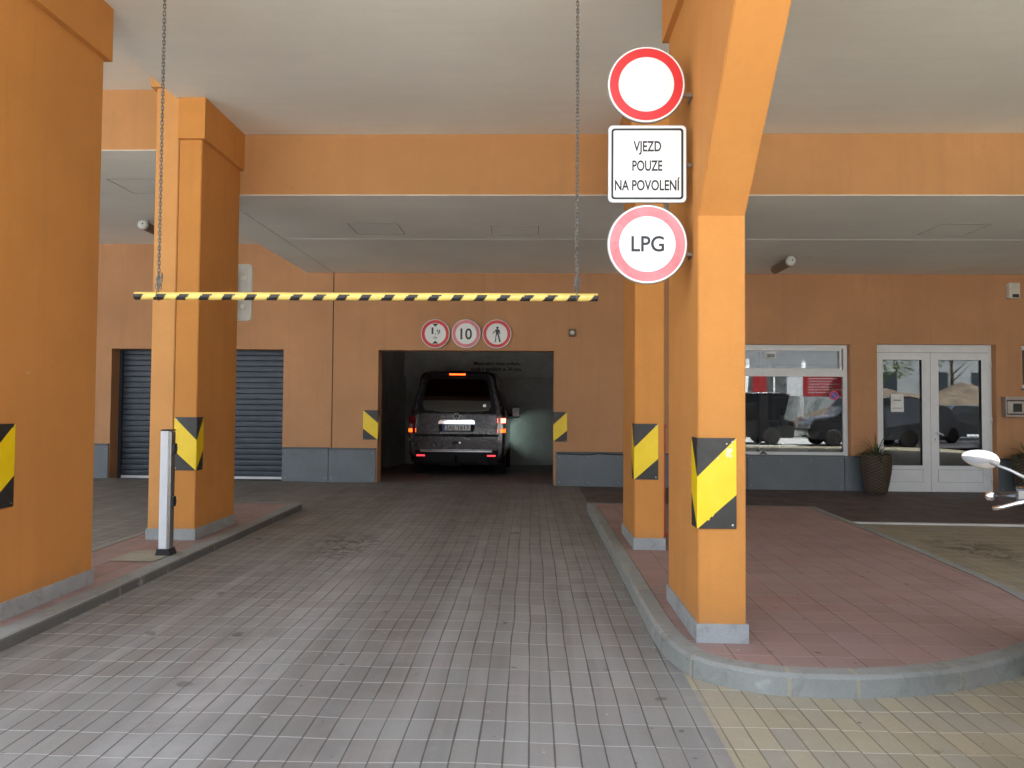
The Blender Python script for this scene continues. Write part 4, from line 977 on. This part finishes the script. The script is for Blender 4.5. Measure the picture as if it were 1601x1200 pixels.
# local frame: bike points along -y, steering head near x=0,y=0
b = nbm(); tube(b, [(-.31, .05, .985), (-.20, .01, 1.0), (-.08, -.02, .96), (.08, -.02, .96), (.20, .01, 1.0), (.31, .05, .985)], .012, 10); mobj('handlebar', b, 'chrome')
for s in (-1, 1):
    b = nbm(); tube(b, [(s*.21, .022, .995), (s*.315, .052, .985)], .018, 12); gp = mobj('grip', b, 'moto_black')
    b = nbm(); lathe(b, [(.010, -.02), (.020, -.012), (.021, .004), (.016, .014), (.003, .022)], (s*.335, .058, .984), 14, 0, 'x'); obj('bar_end', b, 'chrome', gp)
    b = nbm(); tube(b, [(s*.19, -.015, .985), (s*.24, -.055, .975), (s*.29, -.055, .955), (s*.325, -.048, .945)], [.012, .009, .008, .009], 10); mobj('lever', b, 'chrome')
    b = nbm(); box(b, s*.215-.035, s*.215+.035, -.03, .05, .965, 1.03, 0, .01); mobj('switch_block', b, 'moto_black')
    b = nbm(); tube(b, [(s*.21, .0, 1.02), (s*.215, -.02, 1.07), (s*.27, -.03, 1.10), (s*.335, -.02, 1.125)], [.010, .008, .006, .006], 8); mobj('mirror_stem', b, 'moto_black' if s > 0 else 'steel')
    # mirror shell
    b = nbm(); bmesh.ops.create_uvsphere(b, u_segments=28, v_segments=16, radius=1)
    for v in b.verts:
        x_, y_, z_ = v.co; v.co = Vector((x_*.068, y_*.008 if y_ < 0 else y_*.014, z_*.038*(1-.15*x_*s)))
    for f in b.faces: f.smooth = True
    rm = Matrix.Rotation(R(8), 4, 'X') @ Matrix.Rotation(R(10), 4, 'Y')
    for v in b.verts: v.co = rm @ v.co + Vector((s*.366, -.02, 1.138))
    mobj('mirror', b, 'chrome')
b = nbm(); tube(b, [(0, -.02, .93), (0, -.06, .70)], .05, 12); mobj('steering_head', b, 'moto_black')
for s in (-1, 1):
    b = nbm(); tube(b, [(s*.10, .0, .97), (s*.10, -.33, .33)], [.022, .026], 10); mobj('fork_leg', b, 'chrome')
b = nbm(); lathe(b, [(.095, -.06), (.10, -.10), (.09, -.18), (.085, -.185)], (0, -.06, .84), 24, 0, 'y'); hl_ = mobj('headlight', b, 'chrome')
b = nbm(); lathe(b, [(.083, -.186), (.05, -.197), (.005, -.2)], (0, -.06, .84), 24, 0, 'y'); obj('lens', b, 'lamp_clear', hl_)
wheel(0, -.35, .31, .31, .11, mt); wheel(0, 1.10, .31, .31, .14, mt)
b = nbm(); bmesh.ops.create_uvsphere(b, u_segments=24, v_segments=14, radius=1)
for v in b.verts: v.co = Vector((v.co.x*.15, v.co.y*.30+.28, v.co.z*.13+.82))
for f in b.faces: f.smooth = True
mobj('fuel_tank', b, 'moto_purple')
b = nbm(); bmesh.ops.create_uvsphere(b, u_segments=24, v_segments=12, radius=1)
for v in b.verts: v.co = Vector((v.co.x*.14, v.co.y*.40+.85, v.co.z*.06+.77))
for f in b.faces: f.smooth = True
mobj('seat', b, 'moto_black')
b = nbm(); box(b, -.16, .16, .15, .60, .30, .62, 0, .05); mobj('engine', b, 'steel')
b = nbm(); tube(b, [(.14, .2, .35), (.17, .5, .28), (.18, 1.25, .34)], [.03, .035, .05], 12); mobj('exhaust', b, 'chrome')
b = nbm()
for s in (-1, 1): tube(b, [(s*.08, 0, .85), (s*.10, .55, .62), (s*.09, 1.10, .31)], .02, 8)
tube(b, [(-.12, .5, .32), (-.20, .56, .02)], .012, 8); mobj('frame', b, 'moto_black')
# place: bar end on the photo's left side is the local -x end
mt.location = (2.135, 2.93, g(2.12, 2.93)-.012); mt.rotation_euler = (0, 0, R(-32))

# ------------------------------------------------------------------ street behind the camera (seen in the shop glass, lights the porch)
def car(label, x, y, rz, paint, group='cars parked across the street', h=1.5):
    t = thing('parked_car', label, 'car', (0, 0, 0), group)
    prof = [(-2.1, .30), (-2.15, .60), (-2.05, .85), (-1.75, .92), (-1.30-(h-1.5)*1.8, h-.08), (-.9-(h-1.5)*2., h), (.5, h-.02), (1.15, .98+(h-1.5)*.4), (1.95, .82+(h-1.5)*.5), (2.12, .62), (2.1, .30)]
    b = nbm(); cols = []
    for xx in (-.86, -.83, -.62, .62, .83, .86):
        k = 1 if abs(xx) > .7 else 0; ring = []
        for (a, z) in prof:
            inn = (z > 1.0); X_ = xx*(.83 if inn else 1.); ring.append(b.verts.new((X_, a*(.985 if abs(xx) > .84 else 1), z-(.04 if abs(xx) > .84 else 0))))
        cols.append(ring)
    n = len(prof)
    for A_, B_ in zip(cols, cols[1:]):
        for k in range(n): b.faces.new((A_[k], A_[(k+1) % n], B_[(k+1) % n], B_[k])).smooth = True
    b.faces.new(cols[0]); b.faces.new(cols[-1]); bmesh.ops.recalc_face_normals(b, faces=b.faces)
    obj('body', b, paint, t)
    b = nbm()
    for s in (-1, 1):
        for q in ([(-1.2, .98), (-.92, h-.10), (-.25, h-.10), (-.25, .98)], [(-.2, .98), (-.2, h-.10), (.45, h-.12), (.98, 1.0)]):
            f = [b.verts.new((s*(.86*.83+.035*(1 if z < 1.1 else 0)+.012), a, z)) for a, z in q]; b.faces.new(f)
    for (a0, z0, a1, z1) in ((-1.70, .97, -1.34, h-.12), (1.10, 1.03, .56, h-.06)):
        o_ = -.02 if a0 < 0 else .02
        f = [b.verts.new(p) for p in ((-.60, a0+o_, z0+.02), (.60, a0+o_, z0+.02), (.54, a1+o_, z1+.02), (-.54, a1+o_, z1+.02))]; b.faces.new(f)
    bmesh.ops.solidify(b, geom=b.faces[:], thickness=.004); obj('windows', b, 'far_glass', t)
    for s in (-1, 1):
        wheel(s*.78, -1.3, .31, .31, .2, t); wheel(s*.78, 1.3, .31, .31, .2, t)
        b = nbm(); box(b, s*.62-.12, s*.62+.12, 2.05, 2.13, .62, .74, 0, .02); obj('headlight', b, 'lamp_clear', t)
        b = nbm(); box(b, s*.66-.10, s*.66+.10, -2.17, -2.10, .68, .84, 0, .02); obj('tail_lamp', b, 'lamp_red_off', t)
    t.location = (x, y, g(x, y)-.012); t.rotation_euler = (0, 0, rz); return t
car('dark estate car mirrored in the shop window', 11.9, -3.3, R(90), 'car_dark', h=1.78)
car('pale blue car mirrored in the left door pane', 15.0, -5.9, R(62), 'car_blue')
car('silver blue car mirrored in the right door pane', 18.6, -9.8, R(70), 'car_blue')
car('tall dark car added to darken the left part of the window reflection', 7.4, -4.1, R(90), 'car_dark', h=1.9)  # car added to darken the reflection in this part of the glass
bn = thing('banner', 'red and white advertising banner mirrored in the shop window', 'banner', (11, -9, 0))
b = nbm(); box(b, 11.9, 14.0, -9.04, -9.0, 1.75, 2.75); obj('red_sheet', b, 'banner_red', bn)
b = nbm(); box(b, 9.7, 10.3, -9.04, -9.0, 1.75, 2.75); obj('red_sheet', b, 'banner_red', bn)
b = nbm(); box(b, 11.2, 11.88, -9.04, -9.0, 1.75, 2.75); obj('white_sheet', b, 'banner_white', bn)
b = nbm()
for k in range(7): box(b, 12.1, 13.6-(k*37 % 5)*.12, -8.998, -8.994, 2.62-k*.12, 2.62-k*.12+.025)
obj('text_lines', b, 'banner_white', bn)
b = nbm()
for x in (9.25, 10.65, 11.89, 14.05): tube(b, [(x, -9.06, -.1), (x, -9.06, 2.9)], .04, 8)
obj('poles', b, 'far_white', bn)
# opposite building with white raking columns
ob = thing('office_building', 'pale office building with slender white columns across the street', 'building', (4, -26, 0))
b = nbm(); box(b, -30, 19, -40, -26, 3.6, 8.5); obj('wall', b, 'far_grey', ob)
b = nbm(); box(b, -30, 19, -40, -29, -.5, 3.6); obj('ground_floor', b, 'far_grey', ob)
b = nbm()
for z in (5.4,):
    for k in range(16): box(b, -29+k*3, -27+k*3, -26, -25.95, z, z+1.6)
obj('window_band', b, 'far_glass', ob)
for k in range(13):
    b = nbm(); x = -26+k*3.6; tube(b, [(x, -24.6, -.1), (x+.5, -25.3, 4.2)], .14, 10); obj('leaning_column', b, 'far_white', ob)
fb = thing('light_block_far', 'grey block added behind the earth mound to cut light from the right', 'building', (36, -34, 0))  # block added to screen off the low sky on the right
b = nbm(); box(b, 19.5, 54, -42, -31, -.5, 17); obj('wall', b, 'far_grey', fb)
for z in (2.2, 5.4, 8.6, 11.8):
    for k in range(9): b = nbm(); box(b, 21+k*3.6, 22.8+k*3.6, -31, -30.93, z, z+1.6); obj('window', b, 'far_glass', fb)
b = nbm(); rr = random.Random(4); gx_, gy_ = 26, 14; V = {}
for i in range(gx_+1):
    for j in range(gy_+1):
        u, v_ = i/gx_, j/gy_; hgt = math.sin(math.pi*u)**.7*math.sin(math.pi*v_)**.8
        V[i, j] = b.verts.new((15+u*16, -24+v_*8, -.2+hgt*2.5*(1+.25*math.sin(u*17)*math.sin(v_*9))+rr.uniform(-.12, .12)*hgt))
for i in range(gx_):
    for j in range(gy_): b.faces.new((V[i, j], V[i+1, j], V[i+1, j+1], V[i, j+1]))
tag(obj('earth_mound', b, 'earth'), 'sunlit mound of dug earth mirrored in the glass door', 'mound')
def tree(label, x, y, h, seed):
    rr = random.Random(seed); t = thing('tree', label, 'tree', (x, y, -.1), 'trees across the street')
    b = nbm(); tube(b, [(x, y, -.2), (x+.1, y, h*.35), (x-.1, y+.1, h*.75)], [.16, .12, .04], 8)
    for k in range(7):
        a = k*.9; z = h*(.32+.05*k); tube(b, [(x, y, z), (x+math.cos(a)*h*.18, y+math.sin(a)*h*.18, z+h*.16)], [.05, .015], 6)
    obj('trunk', b, 'bark', t)
    b = nbm(); cl = [(rr.gauss(0, h*.15), rr.gauss(0, h*.15), h*rr.uniform(.42, .98), rr.uniform(.08, .15)*h) for _ in range(22)]
    for (cx, cy_, cz, r) in cl:
        for q in range(110):
            d = Vector((rr.gauss(0, 1), rr.gauss(0, 1), rr.gauss(0, 1))).normalized()*r*rr.uniform(.4, 1); p = Vector((x+cx, y+cy_, cz))+d
            u = Vector((rr.gauss(0, 1), rr.gauss(0, 1), rr.gauss(0, 1))).normalized(); w__ = u.orthogonal().normalized(); s = rr.uniform(.07, .14)
            b.faces.new([b.verts.new(p+u*s), b.verts.new(p+w__*s*.6), b.verts.new(p-u*s), b.verts.new(p-w__*s*.6)])
    obj('crown', b, 'crown_green', t)
tree('leafy tree rising behind the earth mound', 22.5, -27, 8, 1); tree('broad leafy tree right of the earth mound', 27.5, -26, 9, 2); tree('leafy tree at the end of the pale office building', 33, -24, 7.5, 3)
tree('young leafy tree in front of the office building', 2, -20, 6, 5)
